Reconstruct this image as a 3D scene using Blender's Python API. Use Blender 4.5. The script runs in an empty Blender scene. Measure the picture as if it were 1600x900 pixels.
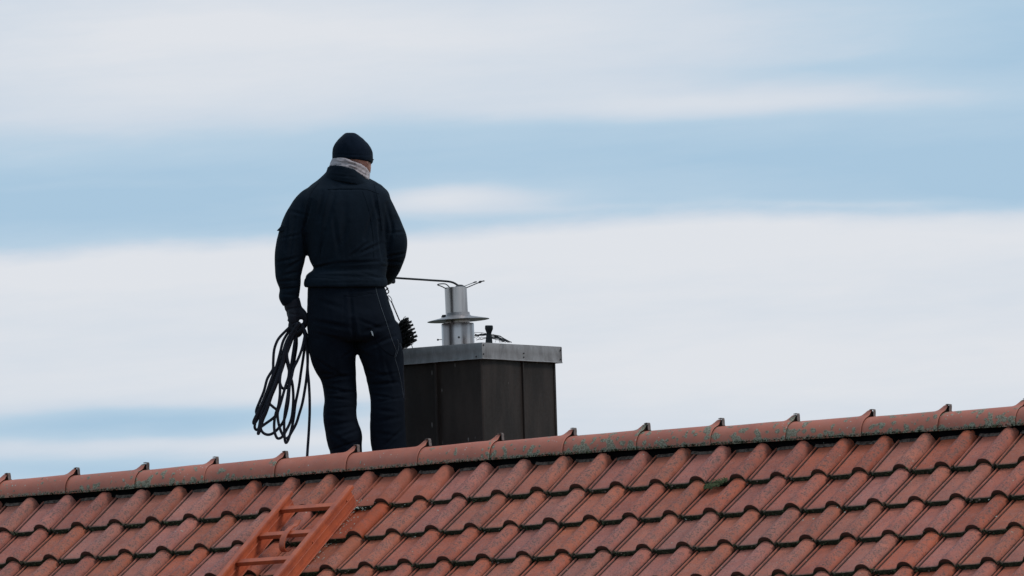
import bpy, bmesh, math, random
import numpy as np
from mathutils import Vector, Matrix, noise
from mathutils.bvhtree import BVHTree
random.seed(7)
SC = bpy.context.scene
COL = SC.collection
R = math.radians

# ------------------------------------------------------------------ camera
ZR = 8.0                                   # height of the ridge crest above the ground
YAW, PITCH, ROLL, FPX = 0.64577, 0.06959, 0.030, 18704.5
CAM = Vector((33.59257, -41.31968, -2.94458 + ZR))
FW = Vector((-math.sin(YAW)*math.cos(PITCH), math.cos(YAW)*math.cos(PITCH), math.sin(PITCH)))
RT = Vector((math.cos(YAW), math.sin(YAW), 0))
UP = RT.cross(FW)
cr, sr = math.cos(ROLL), math.sin(ROLL)
CX = RT*cr - UP*sr                         # camera axes after the slight roll
CY = RT*sr + UP*cr
cam_data = bpy.data.cameras.new('camera')
cam = bpy.data.objects.new('camera', cam_data)
COL.objects.link(cam)
cam.matrix_world = Matrix(((CX.x, CY.x, -FW.x, CAM.x), (CX.y, CY.y, -FW.y, CAM.y), (CX.z, CY.z, -FW.z, CAM.z), (0, 0, 0, 1)))
cam_data.sensor_width = 36
cam_data.lens = FPX/1600*36
cam_data.clip_start = 1
cam_data.clip_end = 9000
SC.camera = cam

# ------------------------------------------------------------------ light
SC.view_settings.view_transform = 'Standard'
SC.view_settings.look = 'None'
SC.view_settings.exposure = 0.0
SC.view_settings.gamma = 1.0
SUN_DIR = Vector((0.66, 0.16, 0.74)).normalized()       # towards the veiled sun
sun_data = bpy.data.lights.new('sun', 'SUN')
sun_data.energy = 1.4
sun_data.angle = R(16)
sun_data.color = (1.0, 0.96, 0.9)
sun = bpy.data.objects.new('sun', sun_data)
COL.objects.link(sun)
sun.rotation_euler = SUN_DIR.to_track_quat('Z', 'Y').to_euler()
sun.location = (20, 10, 30)

world = bpy.data.worlds.new('World')
SC.world = world
world.use_nodes = True
NT = world.node_tree
NT.nodes.clear()


class G:
    """tiny node-graph helper"""
    def __init__(s, nt): s.nt = nt
    def n(s, t, **k):
        nd = s.nt.nodes.new(t)
        for a, b in k.items(): setattr(nd, a, b)
        return nd
    def put(s, sock, v):
        if isinstance(v, bpy.types.NodeSocket): s.nt.links.new(v, sock)
        elif v is not None: sock.default_value = v
    def m(s, op, a, b=None, c=None, clamp=False):
        nd = s.n('ShaderNodeMath', operation=op, use_clamp=clamp)
        s.put(nd.inputs[0], a)
        if b is not None: s.put(nd.inputs[1], b)
        if c is not None: s.put(nd.inputs[2], c)
        return nd.outputs[0]
    def ss(s, x, lo, hi, a=0.0, b=1.0):
        nd = s.n('ShaderNodeMapRange', interpolation_type='SMOOTHSTEP')
        for i, v in enumerate((x, lo, hi, a, b)): s.put(nd.inputs[i], v)
        return nd.outputs[0]
    def noise(s, vec, scale, detail=3, rough=.5, dist=0.0):
        nd = s.n('ShaderNodeTexNoise')
        if vec is not None: s.put(nd.inputs['Vector'], vec)
        nd.inputs['Scale'].default_value = scale
        nd.inputs['Detail'].default_value = detail
        nd.inputs['Roughness'].default_value = rough
        nd.inputs['Distortion'].default_value = dist
        return nd.outputs['Fac']
    def mix(s, f, a, b, mode='MIX'):
        nd = s.n('ShaderNodeMix', data_type='RGBA', blend_type=mode)
        s.put(nd.inputs[0], f)
        for sock, v in ((nd.inputs[6], a), (nd.inputs[7], b)):
            if isinstance(v, tuple): v = (*v, 1) if len(v) == 3 else v
            s.put(sock, v)
        return nd.outputs[2]
    def comb(s, x, y, z):
        nd = s.n('ShaderNodeCombineXYZ')
        s.put(nd.inputs[0], x); s.put(nd.inputs[1], y); s.put(nd.inputs[2], z)
        return nd.outputs[0]
    def sep(s, v):
        nd = s.n('ShaderNodeSeparateXYZ'); s.put(nd.inputs[0], v)
        return nd.outputs


def build_world():
    g = G(NT)
    tc = g.n('ShaderNodeTexCoord')
    nrm = g.n('ShaderNodeVectorMath', operation='NORMALIZE')
    g.put(nrm.inputs[0], tc.outputs['Generated'])
    x, y, z = g.sep(nrm.outputs[0])
    az = g.m('ARCTAN2', x, y)
    el = g.m('ARCSINE', z)
    # sky angles in thousandths of a turn-like unit: 1 unit = 1/18704 rad
    U = g.m('MULTIPLY', g.m('ADD', az, YAW), FPX)
    V = g.m('MULTIPLY', g.m('SUBTRACT', PITCH, el), FPX)
    Vt = g.m('ADD', V, g.m('MULTIPLY', U, -0.0))
    # soft warps so that the cloud edges wander
    w1 = g.noise(g.comb(g.m('MULTIPLY', U, 1/420), g.m('MULTIPLY', V, 1/150), 3.1), 1.0, 4, .5)
    w2 = g.noise(g.comb(g.m('MULTIPLY', U, 1/900), g.m('MULTIPLY', g.m('ADD', V, g.m('MULTIPLY', U, .04)), 1/90), 9.7), 1.0, 5, .55)
    Vw = g.m('ADD', Vt, g.m('MULTIPLY', g.m('SUBTRACT', w1, .5), 44))
    Uw = g.m('ADD', U, g.m('MULTIPLY', g.m('SUBTRACT', w2, .5), 260))

    def uv(px, py):
        dx, dy = px-800, 450-py
        return dx*cr+dy*sr, -( -dx*sr+dy*cr)
    def blob(px, py, ax, ay, amp):
        u0, v0 = uv(px, py)
        a = g.m('MULTIPLY', g.m('SUBTRACT', Uw, u0), 1/ax)
        b = g.m('MULTIPLY', g.m('SUBTRACT', Vw, v0), 1/ay)
        q = g.m('ADD', g.m('MULTIPLY', a, a), g.m('MULTIPLY', b, b))
        return g.m('MULTIPLY', g.m('EXPONENT', g.m('MULTIPLY', q, -1)), amp)
    # the long low cloud bank: its upper edge climbs to the right
    fc = g.n('ShaderNodeFloatCurve')
    cv = fc.mapping.curves[0]
    pts = [(-300, 415), (0, 402), (200, 388), (420, 376), (640, 362), (820, 348), (1000, 334), (1200, 330), (1450, 326), (1900, 318)]
    def nx(px): return (px-800+2000)/4000
    def ny(px, py):
        u, v = uv(px, py); return (v+500)/1000
    cv.points[0].location = (0, ny(-300, 415)); cv.points[1].location = (1, ny(1900, 318))
    for px, py in pts: cv.points.new(nx(px), ny(px, py))
    fc.mapping.update()
    g.put(fc.inputs['Value'], g.m('MULTIPLY', g.m('ADD', U, 2000), 1/4000, clamp=True))
    edge = g.m('MULTIPLY_ADD', fc.outputs[0], 1000, -500)
    w3b = g.noise(g.comb(g.m('MULTIPLY', U, 1/130), g.m('MULTIPLY', V, 1/40), 1.3), 1.0, 4, .6)
    d_edge = g.m('SUBTRACT', g.m('ADD', V, g.m('ADD', g.m('MULTIPLY', g.m('SUBTRACT', w1, .5), 26), g.m('MULTIPLY', g.m('SUBTRACT', w3b, .5), 22))), edge)
    bank = g.ss(d_edge, -16, 26)
    fade = g.ss(Vw, 110, 330, 1.0, .50)                    # bank thins downward
    acc = g.m('MULTIPLY', g.m('MULTIPLY', bank, fade), .70)
    for b in [(260, 70, 560, 120, .70), (560, 40, 300, 60, .18), (1000, 50, 420, 90, .42), (250, 165, 420, 50, .22), (980, 150, 420, 32, .20),
              (1230, 158, 420, 20, .34), (1330, 105, 240, 14, -.12), (1600, 60, 130, 90, -.20), (1050, 195, 420, 10, -.08), (560, 215, 240, 30, -.10),
              (700, 313, 185, 24, .70), (1350, 316, 260, 7, .22), (940, 325, 160, 5, .12),
              (120, 320, 420, 44, -.26), (1350, 250, 520, 48, -.22), (760, 255, 500, 34, -.10), (1580, 280, 160, 50, -.20), (420, 352, 330, 16, -.10),
              (140, 668, 330, 28, -.74), (480, 645, 320, 16, -.34), (400, 690, 320, 13, .34), (60, 738, 300, 18, -.42),
              (1250, 600, 500, 60, .10), (1100, 380, 700, 34, .20), (300, 425, 420, 28, .10), (120, 292, 300, 10, .10)]:
        acc = g.m('ADD', acc, blob(*b))
    acc = g.m('ADD', acc, g.m('MULTIPLY', g.m('SUBTRACT', w2, .5), .42))
    acc = g.m('ADD', acc, g.m('MULTIPLY', g.m('SUBTRACT', w1, .5), .20))
    w3 = g.noise(g.comb(g.m('MULTIPLY', U, 1/160), g.m('MULTIPLY', g.m('ADD', V, g.m('MULTIPLY', U, .05)), 1/30), 5.3), 1.0, 5, .6)
    acc = g.m('ADD', acc, g.m('MULTIPLY', g.m('SUBTRACT', w3, .5), .24))
    dens = g.m('ADD', acc, .20, clamp=True)
    # pale tone of the veil, whiter where the cloud is thick
    rp = g.n('ShaderNodeValToRGB')
    g.put(rp.inputs[0], dens)
    el_ = rp.color_ramp.elements
    el_[0].position = 0.0; el_[0].color = (.405, .585, .755, 1)
    el_[1].position = 1.0; el_[1].color = (.775, .80, .85, 1)
    e = el_.new(.30); e.color = (.485, .64, .785, 1)
    e = el_.new(.62); e.color = (.645, .72, .815, 1)
    veil = g.n('ShaderNodeBackground')
    g.put(veil.inputs[0], rp.outputs[0]); veil.inputs[1].default_value = 1.0
    sky = g.n('ShaderNodeTexSky', sky_type='NISHITA', sun_disc=False)
    sky.sun_elevation = math.asin(SUN_DIR.z)
    sky.sun_rotation = math.atan2(SUN_DIR.x, SUN_DIR.y)
    clear = g.n('ShaderNodeBackground')
    g.put(clear.inputs[0], sky.outputs[0]); clear.inputs[1].default_value = .07
    mx = g.n('ShaderNodeMixShader'); mx.inputs[0].default_value = .93
    NT.links.new(clear.outputs[0], mx.inputs[1]); NT.links.new(veil.outputs[0], mx.inputs[2])
    out = g.n('ShaderNodeOutputWorld')
    NT.links.new(mx.outputs[0], out.inputs[0])


build_world()
world.cycles.sampling_method = 'MANUAL'
world.cycles.sample_map_resolution = 512

# ------------------------------------------------------------------ helpers
def ray(px, py):
    return (FW + CX*((px-800)/FPX) + CY*((450-py)/FPX))
def at_depth(px, py, depth):
    return CAM + ray(px, py)*depth
def on_y(px, py, y):                       # the point on the upright plane Y = y
    r = ray(px, py); return CAM + r*((y-CAM.y)/r.y)
def px_of(p):
    d = p-CAM; zz = d.dot(FW)
    return 800+d.dot(CX)/zz*FPX, 450-d.dot(CY)/zz*FPX

def tag(o, label=None, cat=None, group=None, kind=None):
    if label: o['label'] = label
    if cat: o['category'] = cat
    if group: o['group'] = group
    if kind: o['kind'] = kind
    return o
def empty(name, loc, label=None, cat=None, group=None):
    o = bpy.data.objects.new(name, None); COL.objects.link(o)
    o.location = loc; o.empty_display_size = .2
    return tag(o, label, cat, group)
bpy_update = bpy.context.view_layer.update
def link(name, me, mats, parent=None, smooth=False, loc=None):
    """link a mesh whose coordinates are world coordinates (or local, when loc is given)"""
    o = bpy.data.objects.new(name, me); COL.objects.link(o)
    for m_ in (mats if isinstance(mats, (list, tuple)) else [mats]):
        if m_ and m_.name not in me.materials: me.materials.append(m_)
    if smooth:
        me.polygons.foreach_set('use_smooth', [True]*len(me.polygons))
    if loc is not None: o.location = loc
    if parent is not None:
        o.parent = parent
        if loc is None: o.matrix_parent_inverse = Matrix.Translation(parent.location).inverted() if parent.type == 'EMPTY' else parent_inv(parent)
    return o
def parent_inv(p):
    m_ = Matrix.Identity(4); q = p
    chain = []
    while q is not None: chain.append(q); q = q.parent
    for q in reversed(chain):
        m_ = m_ @ (q.matrix_parent_inverse if q.parent else Matrix.Identity(4)) @ q.matrix_basis
    return m_.inverted()

class MB:
    def __init__(s): s.v = []; s.f = []; s.mi = []
    def add(s, vs, fs, mi=0):
        b = len(s.v); s.v += [tuple(q) for q in vs]
        s.f += [tuple(i+b for i in f) for f in fs]; s.mi += [mi]*len(fs)
    def box(s, c, ax, ay, az, mi=0):
        """box centred on c with half-axis vectors"""
        c = Vector(c); ax, ay, az = Vector(ax), Vector(ay), Vector(az)
        vs = [c+sx*ax+sy*ay+sz*az for sz in (-1, 1) for sy in (-1, 1) for sx in (-1, 1)]
        s.add(vs, [(0, 2, 3, 1), (4, 5, 7, 6), (0, 1, 5, 4), (2, 6, 7, 3), (0, 4, 6, 2), (1, 3, 7, 5)], mi)
    def abox(s, x0, x1, y0, y1, z0, z1, mi=0):
        s.box(((x0+x1)/2, (y0+y1)/2, (z0+z1)/2), ((x1-x0)/2, 0, 0), (0, (y1-y0)/2, 0), (0, 0, (z1-z0)/2), mi)
    def tube(s, pts, rad, n=8, closed=False, mi=0, flat=None):
        pts = [Vector(p) for p in pts]
        m_ = len(pts); rads = rad if isinstance(rad, (list, tuple)) else [rad]*m_
        b = len(s.v); prev = None
        for i, p in enumerate(pts):
            if closed: t = pts[(i+1) % m_]-pts[i-1]
            else: t = pts[min(i+1, m_-1)]-pts[max(i-1, 0)]
            if t.length < 1e-9: t = Vector((0, 0, 1))
            t.normalize()
            if prev is None:
                a = Vector((0, 0, 1)) if abs(t.z) < .9 else Vector((1, 0, 0))
                u = t.cross(a).normalized()
            else:
                u = (prev - t*prev.dot(t)); u = u.normalized() if u.length > 1e-6 else t.orthogonal().normalized()
            prev = u; w = t.cross(u)
            for k in range(n):
                q = 2*math.pi*k/n
                s.v.append(tuple(p+(u*math.cos(q)+w*math.sin(q))*rads[i]))
        seg = m_ if closed else m_-1
        for i in range(seg):
            j = (i+1) % m_
            for k in range(n):
                s.f.append((b+i*n+k, b+i*n+(k+1) % n, b+j*n+(k+1) % n, b+j*n+k)); s.mi.append(mi)
        if not closed:
            s.f.append(tuple(b+k for k in reversed(range(n)))); s.mi.append(mi)
            s.f.append(tuple(b+(m_-1)*n+k for k in range(n))); s.mi.append(mi)
    def lathe(s, base, axis, prof, n=32, mi=0, cap0=True, cap1=True):
        """prof: list of (radius, height along axis)"""
        base = Vector(base); axis = Vector(axis).normalized()
        u = axis.orthogonal().normalized(); w = axis.cross(u)
        b = len(s.v)
        for r, h in prof:
            for k in range(n):
                q = 2*math.pi*k/n
                s.v.append(tuple(base+axis*h+(u*math.cos(q)+w*math.sin(q))*r))
        for i in range(len(prof)-1):
            for k in range(n):
                s.f.append((b+i*n+k, b+i*n+(k+1) % n, b+(i+1)*n+(k+1) % n, b+(i+1)*n+k)); s.mi.append(mi)
        if cap0: s.f.append(tuple(b+k for k in reversed(range(n)))); s.mi.append(mi)
        if cap1: s.f.append(tuple(b+(len(prof)-1)*n+k for k in range(n))); s.mi.append(mi)
    def rings(s, rs, cap=True, mi=0):
        n = len(rs[0]); b = len(s.v)
        for r in rs: s.v += [tuple(p) for p in r]
        for i in range(len(rs)-1):
            for k in range(n):
                s.f.append((b+i*n+k, b+i*n+(k+1) % n, b+(i+1)*n+(k+1) % n, b+(i+1)*n+k)); s.mi.append(mi)
        if cap:
            s.f.append(tuple(b+k for k in reversed(range(n)))); s.mi.append(mi)
            s.f.append(tuple(b+(len(rs)-1)*n+k for k in range(n))); s.mi.append(mi)
    def strip(s, pts, wdir, width, th, mi=0):
        """a bent flat bar: pts along its length, wdir across it"""
        wdir = Vector(wdir).normalized(); pts = [Vector(p) for p in pts]; rs = []
        for i, p in enumerate(pts):
            t = (pts[min(i+1, len(pts)-1)]-pts[max(i-1, 0)]).normalized()
            nn = t.cross(wdir).normalized()
            a, c = wdir*width/2, nn*th/2
            rs.append([p-a-c, p+a-c, p+a+c, p-a+c])
        s.rings(rs, True, mi)
    def mesh(s, name='m', recalc=True):
        me = bpy.data.meshes.new(name); me.from_pydata(s.v, [], s.f)
        me.polygons.foreach_set('material_index', s.mi)
        if recalc:
            bm = bmesh.new(); bm.from_mesh(me); bmesh.ops.recalc_face_normals(bm, faces=bm.faces); bm.to_mesh(me); bm.free()
        me.update()
        return me
    def build(s, name, mats, parent=None, smooth=False, bevel=0, seg=2, autosmooth=None):
        me = s.mesh(name)
        if bevel:
            bm = bmesh.new(); bm.from_mesh(me)
            es = [e for e in bm.edges if len(e.link_faces) == 2 and e.calc_face_angle(0) > .5]
            bmesh.ops.bevel(bm, geom=es, offset=bevel, segments=seg, profile=.6, affect='EDGES', clamp_overlap=True)
            bm.to_mesh(me); bm.free(); me.update()
        o = link(name, me, mats, parent, smooth or autosmooth is not None)
        if autosmooth is not None: sharp(me, autosmooth)
        return o
def sharp(me, ang):
    bm = bmesh.new(); bm.from_mesh(me)
    for e in bm.edges:
        if len(e.link_faces) == 2 and e.calc_face_angle(0) > ang: e.smooth = False
    bm.to_mesh(me); bm.free()
def spline(pts, sub=6, closed=False):
    P = [Vector(p) for p in pts]; n = len(P); out = []
    for i in range(n if closed else n-1):
        if closed: a, b, c, d = P[i-1], P[i], P[(i+1) % n], P[(i+2) % n]
        else: a, b, c, d = P[max(i-1, 0)], P[i], P[i+1], P[min(i+2, n-1)]
        for k in range(sub):
            t = k/sub
            out.append(.5*((2*b)+(c-a)*t+(2*a-5*b+4*c-d)*t*t+(3*b-a-3*c+d)*t**3))
    if not closed: out.append(P[-1])
    return out

# ------------------------------------------------------------------ materials
def mat(name, build):
    m_ = bpy.data.materials.new(name); m_.use_nodes = True
    nt = m_.node_tree; g = G(nt)
    b = nt.nodes['Principled BSDF']
    build(g, b); return m_
def coords(g, rnd=True):
    tc = g.n('ShaderNodeTexCoord'); v = tc.outputs['Object']
    if rnd:
        oi = g.n('ShaderNodeObjectInfo')
        ad = g.n('ShaderNodeVectorMath', operation='MULTIPLY_ADD')
        g.put(ad.inputs[0], g.comb(oi.outputs['Random'], oi.outputs['Random'], oi.outputs['Random']))
        ad.inputs[1].default_value = (13.1, 29.7, 17.3); g.put(ad.inputs[2], v)
        return v, ad.outputs[0], oi.outputs['Random']
    return v
def bump(g, b, h, dist=.002, st=.6):
    nd = g.n('ShaderNodeBump'); nd.inputs['Distance'].default_value = dist; nd.inputs['Strength'].default_value = st
    g.put(nd.inputs['Height'], h); g.put(b.inputs['Normal'], nd.outputs[0])
def simple(name, col, rough=.6, metal=0.0, var=.25, scale=20, bd=.0005, spec=.5):
    def f(g, b):
        v = coords(g, False)
        n1 = g.noise(v, scale, 5, .6)
        dark = tuple(c*(1-var) for c in col); lite = tuple(min(1, c*(1+var)) for c in col)
        g.put(b.inputs['Base Color'], g.mix(g.ss(n1, .3, .7), dark, lite))
        b.inputs['Roughness'].default_value = rough; b.inputs['Metallic'].default_value = metal
        b.inputs['Specular IOR Level'].default_value = spec
        if bd: bump(g, b, g.noise(v, scale*6, 4, .6), bd, .5)
    return mat(name, f)

L_EXP, W_T, PHI = .24818, .212176, .63744
DROP, TH = .0300, .0245                     # how far a tile tips forward, and its thickness
T_LEN = L_EXP+.065
def m_tile(g, b):
    v, vr, rnd = coords(g)
    x, y, z0 = g.sep(v)
    z = g.m('MULTIPLY_ADD', y, DROP/T_LEN, z0)
    n_lo = g.noise(vr, 9, 4, .55)
    n_mid = g.noise(vr, 38, 5, .65)
    n_hi = g.noise(vr, 210, 4, .7)
    col = g.mix(g.ss(n_lo, .3, .7), (.455, .136, .086), (.335, .100, .068))
    # wash of thin grey bloom on the weathered middle
    col = g.mix(g.m('MULTIPLY', g.ss(n_mid, .38, .72), .50), col, (.405, .180, .142))
    # cleaner, more orange clay sheltered just below the course above
    cl = g.m('MULTIPLY', g.ss(g.m('ADD', y, g.m('MULTIPLY', g.m('SUBTRACT', n_mid, .5), .07)), L_EXP-.10, L_EXP-.005), .65)
    col = g.mix(cl, col, (.430, .115, .062))
    # sooty speckle, strongest on the rolls
    roll = g.ss(z, .012, .034)
    n_sp = g.noise(vr, 120, 3, .75)
    sp = g.ss(n_sp, g.m('SUBTRACT', .545, g.m('MULTIPLY', roll, .04)), .62)
    blot = g.ss(n_mid, .34, .58)
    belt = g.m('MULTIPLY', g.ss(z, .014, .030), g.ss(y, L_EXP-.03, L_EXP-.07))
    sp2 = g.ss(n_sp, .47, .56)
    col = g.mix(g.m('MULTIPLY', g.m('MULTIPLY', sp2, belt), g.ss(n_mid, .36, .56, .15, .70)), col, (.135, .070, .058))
    col = g.mix(g.m('MULTIPLY', g.m('MULTIPLY', sp, blot), .85), col, (.105, .052, .043))
    col = g.mix(g.m('MULTIPLY', g.ss(n_hi, .56, .68), .35), col, (.20, .10, .085))
    col = g.mix(g.m('MULTIPLY', g.ss(n_hi, .44, .34), .25), col, (.52, .26, .22))
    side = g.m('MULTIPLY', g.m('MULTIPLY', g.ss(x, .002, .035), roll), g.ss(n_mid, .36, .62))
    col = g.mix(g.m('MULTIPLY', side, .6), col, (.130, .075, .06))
    gro = g.m('MULTIPLY', g.m('MULTIPLY', g.ss(x, -.1535, -.1515), g.ss(x, -.1425, -.1450)), 1.0)  # groove dirt, darkened to paint in the shade of the interlock
    gro = g.m('MAXIMUM', gro, g.m('MULTIPLY', g.ss(x, -.1600, -.1618), 1.0))
    gro = g.m('MAXIMUM', gro, g.m('MULTIPLY', g.ss(z, .004, -.003), g.ss(x, .030, .034)))
    col = g.mix(g.m('MULTIPLY', gro, g.ss(n_mid, .25, .5, .70, .97)), col, (.035, .020, .016))
    # grime that creeps up from the lower lip
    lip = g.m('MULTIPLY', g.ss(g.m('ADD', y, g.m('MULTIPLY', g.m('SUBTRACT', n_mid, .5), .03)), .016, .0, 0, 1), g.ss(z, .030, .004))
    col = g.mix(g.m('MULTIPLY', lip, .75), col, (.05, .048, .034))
    vo = g.n('ShaderNodeTexVoronoi'); g.put(vo.inputs['Vector'], vr); vo.inputs['Scale'].default_value = 42
    dot = g.m('MULTIPLY', g.ss(vo.outputs['Distance'], .17, .10), g.ss(g.noise(vr, 13, 2), .60, .66))
    col = g.mix(g.m('MULTIPLY', dot, .7), col, (.36, .36, .29))
    ru = g.n('ShaderNodeAttribute', attribute_type='OBJECT', attribute_name='rust')
    col = g.mix(g.m('MULTIPLY', g.m('MULTIPLY', ru.outputs['Fac'], g.ss(n_lo, .30, .50)), .75), col, (.42, .10, .040))
    hs = g.n('ShaderNodeHueSaturation'); g.put(hs.inputs['Color'], col)
    g.put(hs.inputs['Value'], g.m('MULTIPLY_ADD', rnd, .24, .88))
    g.put(hs.inputs['Saturation'], g.m('MULTIPLY_ADD', g.m('FRACT', g.m('MULTIPLY', rnd, 7.3)), .16, .93))
    g.put(hs.inputs['Hue'], g.m('MULTIPLY_ADD', g.m('FRACT', g.m('MULTIPLY', rnd, 3.7)), .006, .497))
    g.put(b.inputs['Base Color'], hs.outputs[0])
    b.inputs['Roughness'].default_value = .72
    b.inputs['Specular IOR Level'].default_value = .35
    bump(g, b, g.m('ADD', g.m('MULTIPLY', n_hi, .6), n_mid), .0016, .55)
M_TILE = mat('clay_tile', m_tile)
def m_lip(g, b):
    v, vr, rnd = coords(g)
    n1 = g.noise(vr, 60, 5, .7); n2 = g.noise(vr, 190, 3, .7)
    x, y, z = g.sep(v)
    col = g.mix(g.ss(z, .008, .026), (.026, .030, .020), (.085, .036, .028))  # pans dark with moss; roll fronts have their shade painted in
    col = g.mix(g.m('MULTIPLY', g.ss(n1, .5, .66), g.ss(z, .020, .006, 0, .8)), col, (.085, .10, .06))
    g.put(b.inputs['Base Color'], col)
    b.inputs['Roughness'].default_value = .95; b.inputs['Specular IOR Level'].default_value = .1
    bump(g, b, n2, .003, .9)
M_LIP = mat('mossy_shaded_tile_lip', m_lip)
def m_ridge(g, b):
    v, vr, rnd = coords(g)
    x, y, z = g.sep(v)
    at = g.n('ShaderNodeAttribute', attribute_type='OBJECT', attribute_name='lichen')
    li = at.outputs['Fac']
    n_lo = g.noise(vr, 7, 4, .55); n_mid = g.noise(vr, 30, 5, .62); n_hi = g.noise(vr, 160, 4, .7)
    col = g.mix(g.ss(n_lo, .32, .7), (.53, .160, .100), (.43, .130, .086))
    col = g.mix(g.m('MULTIPLY', g.ss(n_mid, .4, .7), .35), col, (.44, .18, .135))
    col = g.mix(g.m('MULTIPLY', g.ss(n_hi, .58, .70), .35), col, (.16, .07, .055))
    low = g.ss(z, -.030, -.086)                            # lichen gathers on the lower flank
    thr = g.m('SUBTRACT', .66, g.m('ADD', g.m('MULTIPLY', li, .150), g.m('MULTIPLY', low, g.m('MULTIPLY_ADD', li, .055, .030))))
    vl = g.n('ShaderNodeTexVoronoi', feature='SMOOTH_F1'); vl.inputs['Scale'].default_value = 38
    wob = g.n('ShaderNodeVectorMath', operation='ADD'); g.put(wob.inputs[0], vr)
    nz = g.noise(vr, 130, 2, .6); g.put(wob.inputs[1], g.comb(g.m('MULTIPLY', nz, .012), g.m('MULTIPLY', nz, .010), g.m('MULTIPLY', nz, -.012)))
    g.put(vl.inputs['Vector'], wob.outputs[0])
    nn = g.m('ADD', g.m('MULTIPLY', g.noise(vr, 17, 2, .5), .55), g.m('MULTIPLY', g.m('SUBTRACT', .86, vl.outputs['Distance']), .45))
    ms = g.ss(nn, thr, g.m('ADD', thr, .035))
    lc = g.mix(g.ss(n_hi, .4, .62), (.10, .105, .065), (.33, .33, .24))
    col = g.mix(g.m('MULTIPLY', ms, .88), col, lc)
    edge = g.m('MULTIPLY', g.ss(z, -.069, -.082), g.ss(g.noise(vr, 90, 4, .7), .40, .56))
    col = g.mix(g.m('MULTIPLY', edge, .9), col, g.mix(g.ss(n_hi, .42, .6), (.06, .068, .042), (.30, .30, .23)))
    vo = g.n('ShaderNodeTexVoronoi'); g.put(vo.inputs['Vector'], vr); vo.inputs['Scale'].default_value = 55
    dot = g.m('MULTIPLY', g.ss(vo.outputs['Distance'], .22, .12), g.ss(g.noise(vr, 16, 2), .58, .64))
    col = g.mix(g.m('MULTIPLY', dot, .8), col, (.46, .45, .40))
    hs = g.n('ShaderNodeHueSaturation'); g.put(hs.inputs['Color'], col)
    g.put(hs.inputs['Value'], g.m('MULTIPLY_ADD', rnd, .16, .92))
    g.put(b.inputs['Base Color'], hs.outputs[0])
    b.inputs['Roughness'].default_value = .66; b.inputs['Specular IOR Level'].default_value = .4
    bump(g, b, g.m('ADD', g.m('MULTIPLY', n_hi, .4), g.m('MULTIPLY', ms, .8)), .002, .6)
M_RIDGE = mat('ridge_clay', m_ridge)
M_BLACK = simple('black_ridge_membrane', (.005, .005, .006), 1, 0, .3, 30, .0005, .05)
M_SEAM_SHADE = simple('seam_shade_clay', (.020, .012, .010), 1, 0, .4, 60, .001, .05)  # near-black ridge ends: painted shade of the gap at each seam
M_GREYLIP = simple('weathered_flashing', (.120, .088, .074), .95, 0, .6, 70, .002, .1)
M_CLIP = simple('weathered_clip_metal', (.17, .125, .11), .6, .2, .35, 90)
M_MOSS = None
def m_moss(g, b):
    v = coords(g, False)
    n1 = g.noise(v, 35, 4, .7); n2 = g.noise(v, 150, 3, .7)
    col = g.mix(g.ss(n1, .46, .64), (.018, .022, .012), (.075, .09, .045))
    col = g.mix(g.m('MULTIPLY', g.ss(n2, .58, .68), g.ss(n1, .5, .6)), col, (.24, .26, .19))
    g.put(b.inputs['Base Color'], col); b.inputs['Roughness'].default_value = 1; b.inputs['Specular IOR Level'].default_value = .05
    bump(g, b, n2, .003, .8)
M_MOSS = mat('moss', m_moss)
M_GREENMOSS = simple('green_moss', (.085, .10, .050), 1, 0, .5, 120, .003, .05)
M_LICHEN = simple('pale_lichen', (.42, .43, .36), 1, 0, .35, 90, .002, .05)
M_LADDER = None
def m_ladder(g, b):
    v = coords(g, False)
    n1 = g.noise(v, 14, 4, .6); n2 = g.noise(v, 120, 4, .7)
    col = g.mix(g.ss(n1, .35, .7), (.52, .112, .044), (.36, .078, .038))
    col = g.mix(g.m('MULTIPLY', g.ss(n2, .6, .7), .6), col, (.16, .05, .035))
    g.put(b.inputs['Base Color'], col); b.inputs['Roughness'].default_value = .5; b.inputs['Specular IOR Level'].default_value = .45
    bump(g, b, n2, .0006, .5)
M_LADDER = mat('red_brown_painted_steel', m_ladder)
def m_clad(g, b):
    v = coords(g, False)
    x, y, z = g.sep(v)
    st = g.noise(g.comb(g.m('MULTIPLY', x, 11), g.m('MULTIPLY', y, 11), g.m('MULTIPLY', z, 2.5)), 1, 5, .6)
    n2 = g.noise(v, 60, 4, .7)
    col = g.mix(g.ss(st, .35, .7), (.021, .0150, .0125), (.038, .027, .0225))
    vo = g.n('ShaderNodeTexVoronoi')
    g.put(vo.inputs['Vector'], g.comb(g.m('MULTIPLY', x, 30), g.m('MULTIPLY', y, 30), g.m('MULTIPLY', z, 10)))
    vo.inputs['Scale'].default_value = 1
    dr = g.m('MULTIPLY', g.ss(vo.outputs['Distance'], .17, .08), g.ss(g.noise(v, 11, 2), .54, .6))
    col = g.mix(g.m('MULTIPLY', dr, .6), col, (.22, .2, .19))
    g.put(b.inputs['Base Color'], col)
    g.put(b.inputs['Roughness'], g.ss(n2, .2, .8, .5, .7)); b.inputs['Specular IOR Level'].default_value = .22
    bump(g, b, g.noise(v, 9, 3), .004, .35)
M_CLAD = mat('dark_brown_sheet_cladding', m_clad)
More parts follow.
